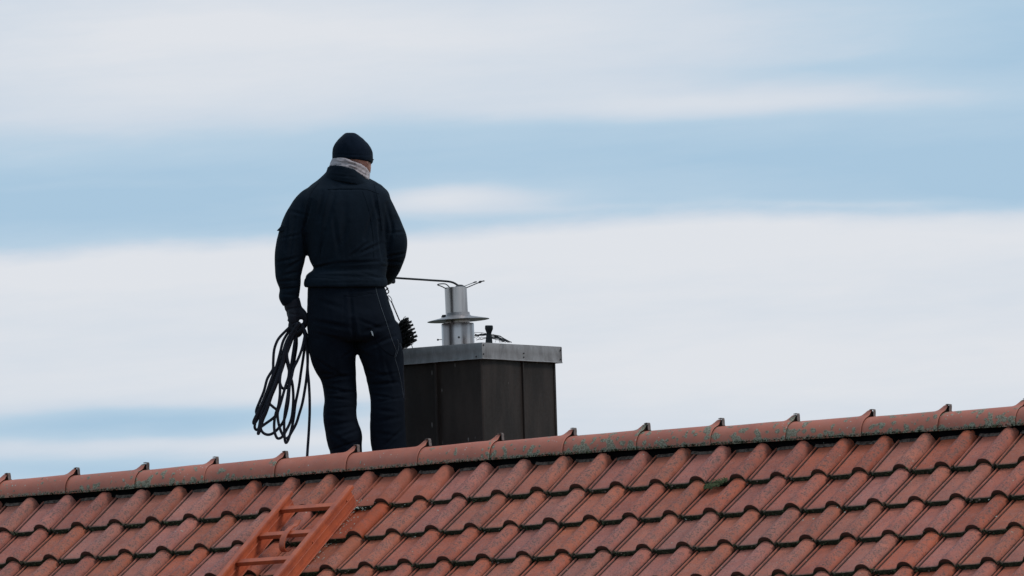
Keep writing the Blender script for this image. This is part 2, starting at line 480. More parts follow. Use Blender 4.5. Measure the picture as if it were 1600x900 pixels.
def m_zinc(g, b):
    v = coords(g, False)
    x, y, z = g.sep(v)
    st = g.noise(g.comb(g.m('MULTIPLY', x, 22), g.m('MULTIPLY', y, 22), g.m('MULTIPLY', z, 9)), 1, 5, .65)
    fine = g.noise(g.comb(g.m('MULTIPLY', x, 140), g.m('MULTIPLY', y, 140), g.m('MULTIPLY', z, 18)), 1, 4, .7)
    col = g.mix(g.ss(st, .3, .7), (.165, .150, .148), (.245, .230, .228))
    col = g.mix(g.m('MULTIPLY', g.ss(fine, .5, .75), .5), col, (.33, .325, .33))
    g.put(b.inputs['Base Color'], col); b.inputs['Metallic'].default_value = .15; b.inputs['Roughness'].default_value = .6; b.inputs['Specular IOR Level'].default_value = .3
    bump(g, b, g.noise(v, 12, 3), .003, .35)
M_ZINC = mat('dull_zinc_sheet', m_zinc)
def m_steel(g, b):
    v = coords(g, False)
    x, y, z = g.sep(v)
    st = g.noise(g.comb(g.m('MULTIPLY', x, 26), g.m('MULTIPLY', y, 26), g.m('MULTIPLY', z, 1.2)), 1, 3, .5)
    col = g.mix(g.ss(st, .38, .62), (.28, .230, .215), (.58, .505, .48))
    g.put(b.inputs['Base Color'], col); b.inputs['Metallic'].default_value = .85
    g.put(b.inputs['Roughness'], g.ss(st, .3, .7, .26, .36))
M_STEEL = mat('brushed_stainless_flue', m_steel)
M_COLLAR = simple('dull_steel_collar', (.30, .275, .275), .5, .45, .2, 25, .0003, .4)
M_RIVET = simple('dark_rivet', (.05, .045, .045), .5, .5, .2, 80)
M_IRON = simple('black_iron', (.014, .014, .016), .55, .3, .3, 60)
M_RUBBER = simple('black_rubber', (.011, .012, .014), .7, 0, .3, 60)
M_BRISTLE = simple('black_bristle', (.012, .012, .014), .6, 0, .3, 80, 0)

def cloth(name, c1, c2, scale=260, rough=.85, sheen=.25, stain=None):
    def f(g, b):
        v = coords(g, False)
        n1 = g.noise(v, 7, 4, .6); n2 = g.noise(v, scale, 3, .6); n3 = g.noise(v, 34, 5, .6)
        col = g.mix(g.ss(n1, .3, .7), c1, c2)
        col = g.mix(g.m('MULTIPLY', g.ss(n3, .5, .75), .15), col, tuple(min(1, c*1.6) for c in c2))
        if stain: col = g.mix(g.m('MULTIPLY', g.ss(n3, .50, .66), .8), col, stain)
        g.put(b.inputs['Base Color'], col); b.inputs['Roughness'].default_value = rough
        b.inputs['Sheen Weight'].default_value = sheen; b.inputs['Sheen Roughness'].default_value = .5
        b.inputs['Specular IOR Level'].default_value = .12
        bump(g, b, g.m('ADD', g.m('MULTIPLY', n3, 1.0), g.m('MULTIPLY', n2, .15)), .0028, .4)
    return mat(name, f)
M_JACKET = cloth('navy_work_jacket_cloth', (.0030, .0072, .0135), (.0052, .0108, .0190), sheen=.02)
M_TROUSER = cloth('dark_navy_trouser_cloth', (.0016, .0040, .0092), (.0032, .0062, .0125), sheen=.015)
M_BEANIE = cloth('dark_navy_knit', (.0028, .0070, .0155), (.0045, .0095, .0195), 420, .95, .03)
M_GAITER = cloth('pale_pinkish_grey_fleece', (.36, .30, .31), (.50, .43, .44), 200, .95, .2, (.19, .16, .17))
M_GLOVE = cloth('black_glove_leather', (.008, .009, .014), (.014, .014, .022), 160, .6, .1)
M_BOOT = cloth('black_boot_leather', (.008, .008, .009), (.014, .013, .012), 160, .5, .0)
M_ROPE = cloth('black_braided_rope', (.012, .013, .020), (.022, .023, .034), 500, .8, .1)
M_PIPING = simple('grey_piping', (.055, .062, .078), .5, 0, .2, 60, 0)
M_SILVER = simple('silver_zip_tag', (.42, .43, .46), .4, .4, .2, 60, 0)
def m_skin(g, b):
    v = coords(g, False)
    n1 = g.noise(v, 22, 4, .6)
    g.put(b.inputs['Base Color'], g.mix(g.ss(n1, .35, .7), (.62, .33, .27), (.48, .23, .18)))
    b.inputs['Roughness'].default_value = .55; b.inputs['Subsurface Weight'].default_value = .08
    b.inputs['Subsurface Radius'].default_value = (.01, .004, .002); b.inputs['Subsurface Scale'].default_value = .5
M_SKIN = mat('skin', m_skin)
M_WALL = simple('cream_render', (.62, .57, .48), .9, 0, .08, 3, .001)
M_WOOD = simple('brown_stained_wood', (.12, .065, .035), .7, 0, .3, 12, .001)
M_WHITE = simple('white_window_paint', (.78, .78, .76), .4, 0, .04, 8, 0)
M_GLASS = simple('window_glass', (.03, .035, .04), .06, 0, .1, 3, 0, .8)
M_STONE = simple('concrete', (.32, .31, .29), .9, 0, .15, 8, .002)
M_GRASS = simple('lawn', (.055, .085, .028), .95, 0, .45, .6, .01, .1)

# ------------------------------------------------------------------ ground
gm = MB()
N = 24
for i in range(N):
    for j in range(N):
        def gp(t): return math.copysign(abs(t)**3, t)*4500
        xs = [gp(-1+2*k/N) for k in (i, i+1)]; ys = [gp(-1+2*k/N) for k in (j, j+1)]
        gm.add([(xs[0], ys[0], 0), (xs[1], ys[0], 0), (xs[1], ys[1], 0), (xs[0], ys[1], 0)], [(0, 1, 2, 3)])
tag(gm.build('ground', M_GRASS), kind='structure')

# ------------------------------------------------------------------ house
X0, X1 = -6.0, 12.0                        # gable ends along the ridge
XT, Y1, Z1 = .0046, -.285, -.23174         # crown of the first course joint, from the photograph
CP, SP = math.cos(PHI), math.sin(PHI)
UPS = Vector((0, CP, SP)); NRM = Vector((0, -SP, CP))
def sag(x):                                # old roofs are never dead straight
    q = (x-2.7)/2.6
    return .001+.007*math.cos(q*math.pi) if abs(q) < 1 else -.006
house = empty('house', (2.5, 0, 0), 'house roof of red interlocking clay tiles under a lichen-spotted ridge', 'house')

def crown(i, j):                           # top of the roll at the lower edge of course j
    x = XT+i*W_T
    return Vector((x, Y1-(j-1)*L_EXP*CP, Z1-(j-1)*L_EXP*SP+ZR+sag(x)))

PROF = [(-.162, -.009), (-.1615, .0040), (-.1585, .0062), (-.1535, .0060), (-.1505, -.0040), (-.1460, -.0044), (-.1425, .0008), (-.115, .0004), (-.085, .0008),
        (-.064, .0010), (-.0520, .0018), (-.0455, .0052), (-.0405, .0120), (-.0345, .0210), (-.0265, .0285), (-.0180, .0330), (-.0090, .0355),
        (0, .0362), (.010, .0350), (.0195, .0312), (.0270, .0250), (.0325, .0165), (.0355, .0070), (.0362, -.002), (.0362, -.010)]
def tile_mesh(seed, prof=PROF, ys=(0.0, .0015, .005, .07, .15, T_LEN), DROP=DROP):
    rnd = random.Random(seed); m_ = MB(); n = len(prof)
    wv = [rnd.uniform(-.0007, .0007) for _ in prof]
    rows = []
    for k, y in enumerate(ys):
        rd = (-.0035, -.0010, 0)[k] if k < 3 else 0            # rounded nose
        dz = -DROP*y/T_LEN+rd
        rows.append([(x, y+(wv[i] if k < 2 else 0), z+dz) for i, (x, z) in enumerate(prof)])
    for r in rows: m_.v += r
    for k in range(len(ys)-1):
        for i in range(n-1):
            a = k*n+i; m_.f.append((a, a+1, a+n+1, a+n)); m_.mi.append(1 if k == 0 else 0)
    b = len(m_.v)
    m_.v += [(x, wv[i]+.002, z-TH) for i, (x, z) in enumerate(prof)]
    for i in range(n-1): m_.f.append((b+i, b+i+1, i+1, i)); m_.mi.append(1)
    c = len(m_.v)
    m_.v += [(x, .06, z-TH-.004) for i, (x, z) in enumerate(prof)]
    for i in range(n-1): m_.f.append((c+i, c+i+1, b+i+1, b+i)); m_.mi.append(1)
    # right and left flanks
    for e in (n-1, 0):
        top = [k*n+e for k in range(len(ys))]
        d = len(m_.v)
        m_.v += [(rows[k][e][0], rows[k][e][1], rows[k][e][2]-.008) for k in range(len(ys))]
        for k in range(len(ys)-1):
            q = (top[k], d+k, d+k+1, top[k+1]); m_.f.append(q if e else q[::-1]); m_.mi.append(0)
    me = m_.mesh('roof_tile', recalc=False)
    me.materials.append(M_TILE); me.materials.append(M_LIP)
    me.polygons.foreach_set('use_smooth', [True]*len(me.polygons))
    sharp(me, .75)
    return me
TILES = [tile_mesh(s) for s in range(6)]
DROP1 = .017                                # the top course lies flatter, on its own batten
TOPS = [tile_mesh(s+10, DROP=DROP1) for s in range(4)]
tile_rot = Matrix(((1, 0, 0), (0, CP, -SP), (0, SP, CP)))
COURSES = range(1, 8)
I0, I1 = -5, 35
first = None
for j in COURSES:
    for i in range(I0, I1+1):
        p = crown(i, j)-NRM*.036
        jit = Matrix.Rotation(random.uniform(-.006, .006), 3, 'Z') @ Matrix.Rotation(random.uniform(-.005, .005), 3, 'Y')
        if first is None: o = bpy.data.objects.new('roof_tile', TILES[0]); first = o
        else: o = first.copy()
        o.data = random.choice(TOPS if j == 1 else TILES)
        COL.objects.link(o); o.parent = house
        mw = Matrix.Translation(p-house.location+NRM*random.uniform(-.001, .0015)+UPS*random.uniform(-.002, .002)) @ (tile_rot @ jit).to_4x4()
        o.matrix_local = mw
        q = px_of(p+UPS*.12+Vector((-.10, 0, 0)))
        o['rust'] = max([max(0.0, 1-math.hypot((q[0]-a)/46, (q[1]-b2)/34))**.5 for a, b2 in ((545, 800), (510, 850), (575, 765), (640, 745), (480, 890), (410, 880))])
# the rest of the slope, out of the photograph's frame, in one piece
LOWP = [PROF[k] for k in (0, 2, 4, 8, 10, 12, 14, 17, 19, 21, 23, 24)]
rest = MB()
RY = (0.0, .004, T_LEN)
ilo, ihi = int(math.floor((X0-XT)/W_T))+1, int((X1-XT)/W_T)
for j in range(1, 25):
    for i in range(ilo, ihi+1):
        if j in COURSES and I0 <= i <= I1: continue
        p = crown(i, j)-NRM*.036; n = len(LOWP); b = len(rest.v)
        for y in RY:
            for x, z in LOWP:
                rest.v.append(tuple(p+Vector((x, 0, 0))+UPS*y+NRM*(z-DROP*y/T_LEN)))
        for x, z in LOWP: rest.v.append(tuple(p+Vector((x, 0, 0))+UPS*.002+NRM*(z-TH)))
        for k in range(2):
            for q in range(n-1):
                a = b+k*n+q; rest.f.append((a, a+1, a+n+1, a+n)); rest.mi.append(0)
        for q in range(n-1):
            rest.f.append((b+3*n+q, b+3*n+q+1, b+q+1, b+q)); rest.mi.append(1)
me = rest.mesh('distant_roof_tiles', recalc=False)
o = link('roof_tile_field', me, [M_TILE, M_LIP], house, True); o['kind'] = 'stuff'

# boarding under the tiles on both slopes, and the plain far slope
def slope_box(x0, x1, t0, t1, h0, h1, back=False):
    """t measured down the slope from the crest line, h along the normal"""
    s_ = 1 if back else -1
    base = Vector((0, 0, ZR-.10))
    dn = Vector((0, s_*CP, -SP)); nn = Vector((0, s_*SP, CP))
    vs = [base+Vector((x, 0, 0))+dn*t+nn*h for h in (h0, h1) for t in (t0, t1) for x in (x0, x1)]
    return vs, [(0, 1, 3, 2), (4, 6, 7, 5), (0, 4, 5, 1), (2, 3, 7, 6), (0, 2, 6, 4), (1, 5, 7, 3)]
b_ = MB()
b_.add(*slope_box(X0+.02, X1-.02, .06, 6.1, -.16, -.085))
b_.add(*slope_box(X0+.02, X1-.02, .06, 6.1, -.16, -.085, True))
b_.build('roof_boarding', M_BLACK, house)
bk = MB()
bp = [(-.106, 0), (-.05, .002), (-.035, .018), (0, .036), (.035, .018), (.05, .0), (.106, 0)]
for j in range(0, 24):
    for i in range(ilo, ihi+1):
        x = XT+i*W_T; b = len(bk.v)
        dn = Vector((0, CP, -SP)); nn = Vector((0, SP, CP)); base = Vector((x, 0, ZR-.10))
        for t in (.10+j*L_EXP-.01, .10+(j+1)*L_EXP):
            h = -.028+(0.0 if t < .10+j*L_EXP else .018)
            for px_, pz in bp: bk.v.append(tuple(base+Vector((px_, 0, 0))+dn*t+nn*(h+pz)))
        for px_, pz in bp: bk.v.append(tuple(base+Vector((px_, 0, 0))+dn*(.10+(j+1)*L_EXP)+nn*(-.028+pz)))
        n = len(bp)
        for k in range(2):
            for q in range(n-1):
                a = b+k*n+q; bk.f.append((a, a+n, a+n+1, a+1)); bk.mi.append(0)
me = bk.mesh('back_slope_tiles', recalc=False)
o = link('back_slope_tiles', me, [M_TILE], house, False); o['kind'] = 'stuff'

# ridge tiles
RG = .395
def ridge_mesh(seed, n=30):
    rnd = random.Random(seed); m_ = MB()
    xs = [-.045, 0, .05, .13, .21, .28, .330, .340, .350, .360, .370, .380, .386, RG-.002, RG]
    rows = []
    for x in xs:
        sc_ = .925+.077*max(0, x)/RG
        row = []
        for k in range(n+1):
            th = math.pi*k/n
            c_, s_ = math.cos(th), math.sin(th)
            y = -.088*math.copysign(abs(c_)**.9, c_)*sc_
            zz = -.090+.090*abs(s_)**.86*sc_
            q = min(1, max(0, (x-.334)/.046))
            q = q*q*(3-2*q)
            zz += .023*q*math.exp(-(y/.015)**2)
            zz += .0015*noise.noise(Vector((x*9, y*12, seed*3.3)))
            if x == RG: zz -= .0015*abs(s_); y *= .985
            row.append((x, y, zz))
        rows.append(row)
    for r in rows: m_.v += r
    w = n+1
    for k in range(len(xs)-1):
        for i in range(n): a = k*w+i; m_.f.append((a, a+w, a+w+1, a+1)); m_.mi.append(0)
    # thickness: end face and inner skin
    b = len(m_.v)
    m_.v += [(RG, y*.965, (zz+.090)*.955-.090) for x, y, zz in rows[6]]
    for i in range(n): m_.f.append(((len(xs)-1)*w+i, b+i, b+i+1, (len(xs)-1)*w+i+1)); m_.mi.append(1)
    c = len(m_.v)
    m_.v += [(-.045, y*.88, (zz+.090)*.88-.090) for x, y, zz in rows[0]]
    for i in range(n): m_.f.append((b+i, c+i, c+i+1, b+i+1)); m_.mi.append(0)
    for e in (0, n):
        m_.f.append(tuple([k*w+e for k in range(len(xs))]+[b+e, c+e])); m_.mi.append(1)
    me = m_.mesh('ridge_tile')
    me.materials.append(M_RIDGE); me.materials.append(M_SEAM_SHADE)
    me.polygons.foreach_set('use_smooth', [True]*len(me.polygons)); sharp(me, .8)
    return me
RIDGES = [ridge_mesh(s) for s in range(4)]
cm = MB()
cm.strip([(-.010, 0, .0245), (.002, 0, .0262), (.0085, 0, .0255), (.0100, 0, .018), (.0100, 0, -.006)], (0, 1, 0), .018, .0026)
CLIP = cm.mesh('ridge_clip'); CLIP.materials.append(M_CLIP)
LICH = {0: .35, 1: .65, 2: .75, 3: .45, 4: .12, 5: .05, 6: .42, 7: .70, 8: .92, 9: .85, 10: .95, 11: .92, 12: .80, 13: .85}
k0 = int(math.ceil(X0/RG)); k1 = int(X1/RG)
for k in range(k0, k1+1):
    o = bpy.data.objects.new('ridge_tile', RIDGES[k % 4]); COL.objects.link(o); o.parent = house
    x = (k-1)*RG
    o.location = Vector((x, random.uniform(-.002, .002), ZR+sag(x+.2))) - house.location
    o.rotation_euler = (random.uniform(-.012, .012), -(sag(x+RG)-sag(x))/RG, random.uniform(-.004, .004))
    o['lichen'] = float(LICH.get(k, .6))
    c = bpy.data.objects.new('ridge_clip', CLIP); COL.objects.link(c); c.parent = o
    c.location = (RG, random.uniform(-.002, .002), random.uniform(-.001, .002))
    c.rotation_euler = (0, random.uniform(-.1, .1), random.uniform(-.15, .15))
# the dark ventilation strip under the ridge, and the grey weathered lip of the top course
vs = MB(); gl = MB()
def surf(x, t_up):
    """height of the top course above nominal; returns the world point on the tile surface at x, t_up above the first joint"""
    i = math.ceil((x-XT-.046)/W_T-1e-9)
    lx = x-(XT+i*W_T)
    zz = np.interp(lx, [q[0] for q in PROF], [q[1] for q in PROF])
    p = crown(i, 1)-NRM*.036; p.x = x; p.z = p.z
    return p+UPS*t_up+NRM*(zz-DROP1*t_up/T_LEN), zz
nx = 900
row_a, row_b, row_c, crest = [], [], [], []
for q in range(nx+1):
    x = X0+.1+(X1-X0-.2)*q/nx
    _, zq = surf(x, .2)
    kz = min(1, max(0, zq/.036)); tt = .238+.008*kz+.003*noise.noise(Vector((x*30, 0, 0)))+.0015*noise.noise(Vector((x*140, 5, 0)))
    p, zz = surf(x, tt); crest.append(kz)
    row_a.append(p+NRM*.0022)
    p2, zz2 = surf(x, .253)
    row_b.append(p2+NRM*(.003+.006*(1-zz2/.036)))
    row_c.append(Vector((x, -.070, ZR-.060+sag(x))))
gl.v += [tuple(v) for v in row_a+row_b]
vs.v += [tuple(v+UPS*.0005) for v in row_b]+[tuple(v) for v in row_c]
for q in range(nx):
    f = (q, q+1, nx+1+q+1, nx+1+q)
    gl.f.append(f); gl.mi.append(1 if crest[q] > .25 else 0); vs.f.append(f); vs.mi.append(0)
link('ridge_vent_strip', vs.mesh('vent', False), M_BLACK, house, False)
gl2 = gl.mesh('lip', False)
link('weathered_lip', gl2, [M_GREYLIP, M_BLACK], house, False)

# walls, gables, eaves and openings below the picture
wl = MB()
EY = 4.55
ez = ZR-.10-(EY)*math.tan(PHI)-.20
for s_ in (-1, 1):
    wl.abox(X0+.25, X1-.25, s_*EY-.15, s_*EY+.15, 0, ez)
wl.build('wall', M_WALL, house)
for xg in (X0+.40, X1-.40):
    gb = MB()
    pts = [(-EY+.16, 0), (EY-.16, 0), (EY-.16, ez-.02), (0, ZR-.36), (-EY+.16, ez-.02)]
    n = len(pts)
    gb.add([(xg-.14, a, c) for a, c in pts]+[(xg+.14, a, c) for a, c in pts],
           [tuple(range(n)), tuple(range(2*n-1, n-1, -1))]+[(k, (k+1) % n, n+(k+1) % n, n+k) for k in range(n)])
    gb.build('gable_wall', M_WALL, house)
for s_ in (-1, 1):
    gt = MB()
    ge = ZR-.10-4.92*math.tan(PHI)-.16
    gt.strip([(X0, s_*5.02, ge), (X1, s_*5.02, ge)], (0, 1, 0), .12, .10)
    gt.build('gutter', M_ZINC, house, bevel=.01)
for xw in (-3.5, 0.2, 6.0, 9.2):
    fm = MB()
    y = -EY-.155
    for a, b2, c, d in ((xw-.62, xw+.62, 2.42, 2.5), (xw-.62, xw+.62, 1.0, 1.08), (xw-.62, xw-.54, 1.08, 2.42), (xw+.54, xw+.62, 1.08, 2.42), (xw-.03, xw+.03, 1.08, 2.42)):
        fm.abox(a, b2, y-.05, y, c, d)
    w_ = fm.build('window', M_WHITE, house)
    pm = MB(); pm.abox(xw-.54, xw-.03, y-.02, y-.01, 1.08, 2.42); pm.abox(xw+.03, xw+.54, y-.02, y-.01, 1.08, 2.42)
    pm.build('pane', M_GLASS, w_)
    sm = MB(); sm.abox(xw-.7, xw+.7, y-.14, y-.002, .93, .995); sm.build('sill', M_STONE, w_)
dm = MB(); dm.abox(2.6, 3.6, -EY-.20, -EY-.152, .02, 2.15); d_ = dm.build('door', M_WOOD, house, bevel=.006)
hm = MB(); hm.tube([(3.46, -EY-.20, 1.05), (3.46, -EY-.25, 1.05), (3.34, -EY-.25, 1.05)], .01); hm.build('handle', M_ZINC, d_)

# ------------------------------------------------------------------ moss and lichen on the tile edges
def icolump(m_, c, r, up, rnd, mi=0, flat=.6):
    """small irregular clump: a squashed octahedron with one extra ring"""
    u = up.orthogonal().normalized(); w = up.cross(u)
    k = 5; b = len(m_.v); ph = rnd.uniform(0, 6.28)
    m_.v.append(tuple(c+up*r*flat*rnd.uniform(.8, 1.3)))
    for q in range(k):
        a = ph+6.283*q/k; rr = r*rnd.uniform(.75, 1.25)
        m_.v.append(tuple(c+(u*math.cos(a)+w*math.sin(a))*rr+up*r*.12*rnd.uniform(-1, 1)))
    m_.v.append(tuple(c-up*r*flat))
    for q in range(k):
        m_.f.append((b, b+1+q, b+1+(q+1) % k)); m_.mi.append(mi)
        m_.f.append((b+6, b+1+(q+1) % k, b+1+q)); m_.mi.append(mi)
rm = random.Random(11)
mo = MB()
px_prof = [q[0] for q in PROF]; pz_prof = [q[1] for q in PROF]
for j in range(1, 7):
    for i in range(-3, 33):
        amt = max(0, .55+.5*noise.noise(Vector((i*.37, j*.9, 2.2)))+rm.uniform(-.2, .2))
        base = crown(i, j)-NRM*.036
        for _ in range(int(46*amt)):
            lx = rm.uniform(-.160, -.030)
            if rm.random() < .14: lx = rm.uniform(.030, .046)
            zz = float(np.interp(lx, px_prof, pz_prof))
            hgt = rm.uniform(-TH*1.15, -.002)
            p = base+Vector((lx, 0, 0))+NRM*(zz+hgt)-UPS*rm.uniform(-.0015, .003)
            icolump(mo, p, rm.choice((.0018, .0026, .0034, .0058))*rm.uniform(.8, 1.2), NRM, rm, 1 if rm.random() < .16 else 0, .8)
        if amt > .85:                                           # a fringe that drips onto the tile below
            for _ in range(18):
                lx = rm.uniform(-.15, -.06)
                p = base+Vector((lx, 0, 0))+NRM*(-.0185)-UPS*rm.uniform(.0, .011)
                icolump(mo, p, rm.uniform(.0015, .0035), NRM, rm, 1, .5)
# corner tufts where the roll meets the pan
for j in range(1, 7):
    for i in range(-3, 33):
        if rm.random() < .35:
            base = crown(i, j)-NRM*.036
            for _ in range(12):
                p = base+Vector((.047+rm.gauss(0, .006), 0, 0))+NRM*(.004+rm.gauss(0, .004))-UPS*rm.uniform(-.004, .006)
                icolump(mo, p, rm.uniform(.002, .004), NRM, rm, 1 if rm.random() < .4 else 0, .7)
# grit and lichen crust along the lower flank of the ridge
for _ in range(2600):
    x = rm.uniform(-.4, 5.6)
    dens = .35+.65*LICH.get(int(math.floor(x/RG))+1, .6)
    if rm.random() > dens: continue
    p = Vector((x, -.087+rm.uniform(-.003, .002), ZR+sag(x)-.088+rm.uniform(-.002, .006)))
    icolump(mo, p, rm.uniform(.0016, .0036), Vector((0, -1, .2)).normalized(), rm, rm.choice((0, 0, 1)), .6)
tag(mo.build('moss', [M_MOSS, M_GREYLIP]), 'dark moss growing along the lower edges of the roof tiles', 'moss', kind='stuff')
# the one bright green cushion
gmn = MB()
def on_roof(px, py, h):
    """point on the plane lying h above the roll crowns"""
    c = crown(0, 1)+NRM*h; c.z -= sag(XT)
    r = ray(px, py); return CAM+r*((c-CAM).dot(NRM)/r.dot(NRM))
for _ in range(420):
    a = rm.random(); px = 1100+36*a; py = 762-13*a+rm.gauss(0, 2.6)*(1.2-abs(a-.5))
    p = on_roof(px, py, -.030+.010*rm.random())
    icolump(gmn, p, rm.uniform(.002, .0045), NRM, rm, 0, .6)
tag(gmn.build('moss_cushion', M_GREENMOSS), 'bright green moss cushion on a tile edge right of the chimney', 'moss', kind='stuff')
# pale lichen flecks scattered beside the ladder
lm = MB()
for (cx, cy, sx, sy, n) in ((545, 792, 12, 4, 26), (556, 786, 10, 3, 30), (540, 806, 9, 5, 30), (524, 822, 12, 5, 46), (517, 830, 9, 3, 26), (486, 868, 10, 4, 40),
                            (471, 883, 9, 4, 26), (459, 891, 8, 3, 20), (508, 851, 9, 3, 14), (560, 795, 8, 2, 10), (640, 812, 40, 20, 10), (980, 800, 120, 40, 14), (1320, 780, 160, 60, 20)):
    for _ in range(n):
        p = on_roof(cx+rm.gauss(0, sx), cy+rm.gauss(0, sy), -.0345)
        icolump(lm, p, rm.uniform(.0018, .0048), NRM, rm, 0, .35)
for (cx, cy, dx, dy, n) in ((563, 723, -1.5, 5, 10), (1050, 677, -3, 5, 12), (269, 741, 3, -6, 10), (66, 748, 2, -2, 6), (692, 739, 1, 1, 4)):
    for k in range(n):
        p = on_y(cx+dx*(k/n-.5), cy+dy*(k/n-.5), -.082); icolump(lm, p, .0022, Vector((0, -1, 0)), rm, 0, .8)
tag(lm.build('lichen', M_LICHEN), 'pale lichen flecks on the tiles beside the roof ladder', 'lichen', kind='stuff')

# ------------------------------------------------------------------ roof ladder
pL = on_roof(449.5, 767.5, .086); pR = on_roof(544.5, 758, .086)
lad = empty('roof_ladder', pL-NRM*.086, 'red brown painted metal roof ladder lying down the tiles', 'ladder')
LX = (pR.x-pL.x)
tR = (pR-pL).dot(UPS)
def LP(x, t, h):                            # ladder frame: x across, t down the slope, h off the tiles
    return pL-NRM*.086+Vector((x, 0, 0))-UPS*t+NRM*h
LLEN = 2.6
def rail(x, t0, sgn):
    m_ = MB()
    def bar(x0, x1, h0, h1, ta=t0):
        m_.box(LP((x0+x1)/2, (ta+LLEN)/2, (h0+h1)/2), ((x1-x0)/2, 0, 0), -UPS*(LLEN-ta)/2, NRM*(h1-h0)/2)
    bar(x-.002, x+.024,       .082, .086)                 # top flange
    bar(x+.020, x+.024, .070, .0818)                # lip
    bar(x+.006, x+.010, .004, .0818, t0+.012)       # web
    bar(x+.006, x+.026, .0, .0038, t0+.03)          # foot flange
    bar(x+.0102, x+.016, .036, .043, t0+.012)       # pressed rib
    return m_.build('rail', M_LADDER, lad, bevel=.0009, seg=1)
rail(0, 0, 1)
rail(LX, -tR, 1)
RUNG0, RSP = .098, .199
for k in range(12):
    t = RUNG0+k*RSP
    m_ = MB()
    m_.box(LP(.0105+(LX-.005)/2, t, .055), ((LX-.005)/2, 0, 0), UPS*.014, NRM*.010)
    m_.build('rung', M_LADDER, lad, bevel=.002, seg=2)
m_ = MB()
hx = LX*.53
t2 = RUNG0+RSP
pts = spline([LP(hx, t2-.092, .066), LP(hx, t2-.06, .060), LP(hx, t2-.025, .071), LP(hx, t2+.03, .070), LP(hx, t2+.066, .052), LP(hx, t2+.078, .030), LP(hx, t2+.066, .010), LP(hx, t2+.035, .006)], 4)
m_.strip(pts, (1, 0, 0), .030, .004)
m_.build('fixing_hook', M_LADDER, lad, autosmooth=.6)
for k, t in enumerate((.05, .36, .72)):
    m_ = MB(); p = LP(LX+.0105, t, .047)
    m_.lathe(p, (1, 0, 0), [(.0045, 0), (.0045, .003), (.003, .0042)], 8); m_.build('bolt', M_LADDER, lad)

# ------------------------------------------------------------------ chimney
YC = .72
Tn = on_y(753, 535, YC)                    # near top corner of the cap
CW, CH = .588, .072
capx1, capx0, capy0, capy1, capz1 = Tn.x, Tn.x-CW, YC, YC+CW, Tn.z
chim = empty('chimney', (capx1-CW/2, YC+CW/2, ZR-1.0), 'square dark brown metal clad chimney with grey metal cap', 'chimney')
IN = .022
bx0, bx1, by0, by1 = capx0+IN, capx1-IN, capy0+IN, capy1-IN
bz0, bz1 = ZR-1.1, capz1-CH+.03
def clad(name, a, b2, nrm, n=7, m=8, bulge=.004, off=0.0):
    """a sheet panel between ground points a and b2, bulging a little outwards"""
    a = Vector(a); b2 = Vector(b2); nrm = Vector(nrm); mm = MB(); w = n+1
    for k in range(m+1):
        z_ = bz0+(bz1-bz0)*k/m
        for i in range(w):
            s_ = i/n; p = a.lerp(b2, s_); p.z = z_
            h = bulge*math.sin(math.pi*s_)*(.6+.4*math.sin(k*1.3+a.x*20))+off
            mm.v.append(tuple(p+nrm*h))
    for k in range(m):
        for i in range(n): q = k*w+i; mm.f.append((q, q+1, q+w+1, q+w)); mm.mi.append(0)
    b = len(mm.v)
    mm.v += [tuple(Vector(v)-nrm*.012) for v in mm.v[:]]
    for k in range(m):
        for i in range(n): q = b+k*w+i; mm.f.append((q, q+w, q+w+1, q+1)); mm.mi.append(0)
    for k in range(m):
        for e in (0, n): q = k*w+e; mm.f.append((q, q+w, b+q+w, b+q)); mm.mi.append(0)
    return mm.build('cladding_panel', M_CLAD, chim, smooth=False, autosmooth=.5)
def seam(p, nrm, along, wid=.012, out=.013):
    mm = MB(); p = Vector(p); nrm = Vector(nrm); along = Vector(along)
    mm.box((p.x+nrm.x*out/2, p.y+nrm.y*out/2, (bz0+bz1)/2), along*wid/2, nrm*out/2, (0, 0, (bz1-bz0)/2))
    return mm.build('standing_seam', M_CLAD, chim, bevel=.003)
def x_at(px, y):  # world x where the line Y=y meets the picture column px near the chimney
    return on_y(px, 620, y).x
xs_ = x_at(684, by0)
clad('p', (bx0, by0, 0), (xs_, by0, 0), (0, -1, 0))
clad('p', (xs_, by0, 0), (bx1, by0, 0), (0, -1, 0), off=.0015)
seam((xs_, by0-.001, 0), (0, -1, 0), (1, 0, 0))
# right face: find the column 817 on plane X=bx1
def y_on_x(px, py, x):
    r = ray(px, py); return (CAM+r*((x-CAM.x)/r.x)).y
ys_ = y_on_x(817, 620, bx1)
clad('p', (bx1, by0, 0), (bx1, ys_, 0), (1, 0, 0), bulge=.011)
clad('p', (bx1, ys_, 0), (bx1, by1, 0), (1, 0, 0), bulge=.005, off=-.004)
seam((bx1-.003, ys_, 0), (1, 0, 0), (0, 1, 0), .010, .012)
seam((bx1-.004, by0+.002, 0), (1, -1, 0), (1, 1, 0), .008, .006)
clad('p', (bx1, by1, 0), (bx0, by1, 0), (0, 1, 0)); clad('p', (bx0, by1, 0), (bx0, by0, 0), (-1, 0, 0))
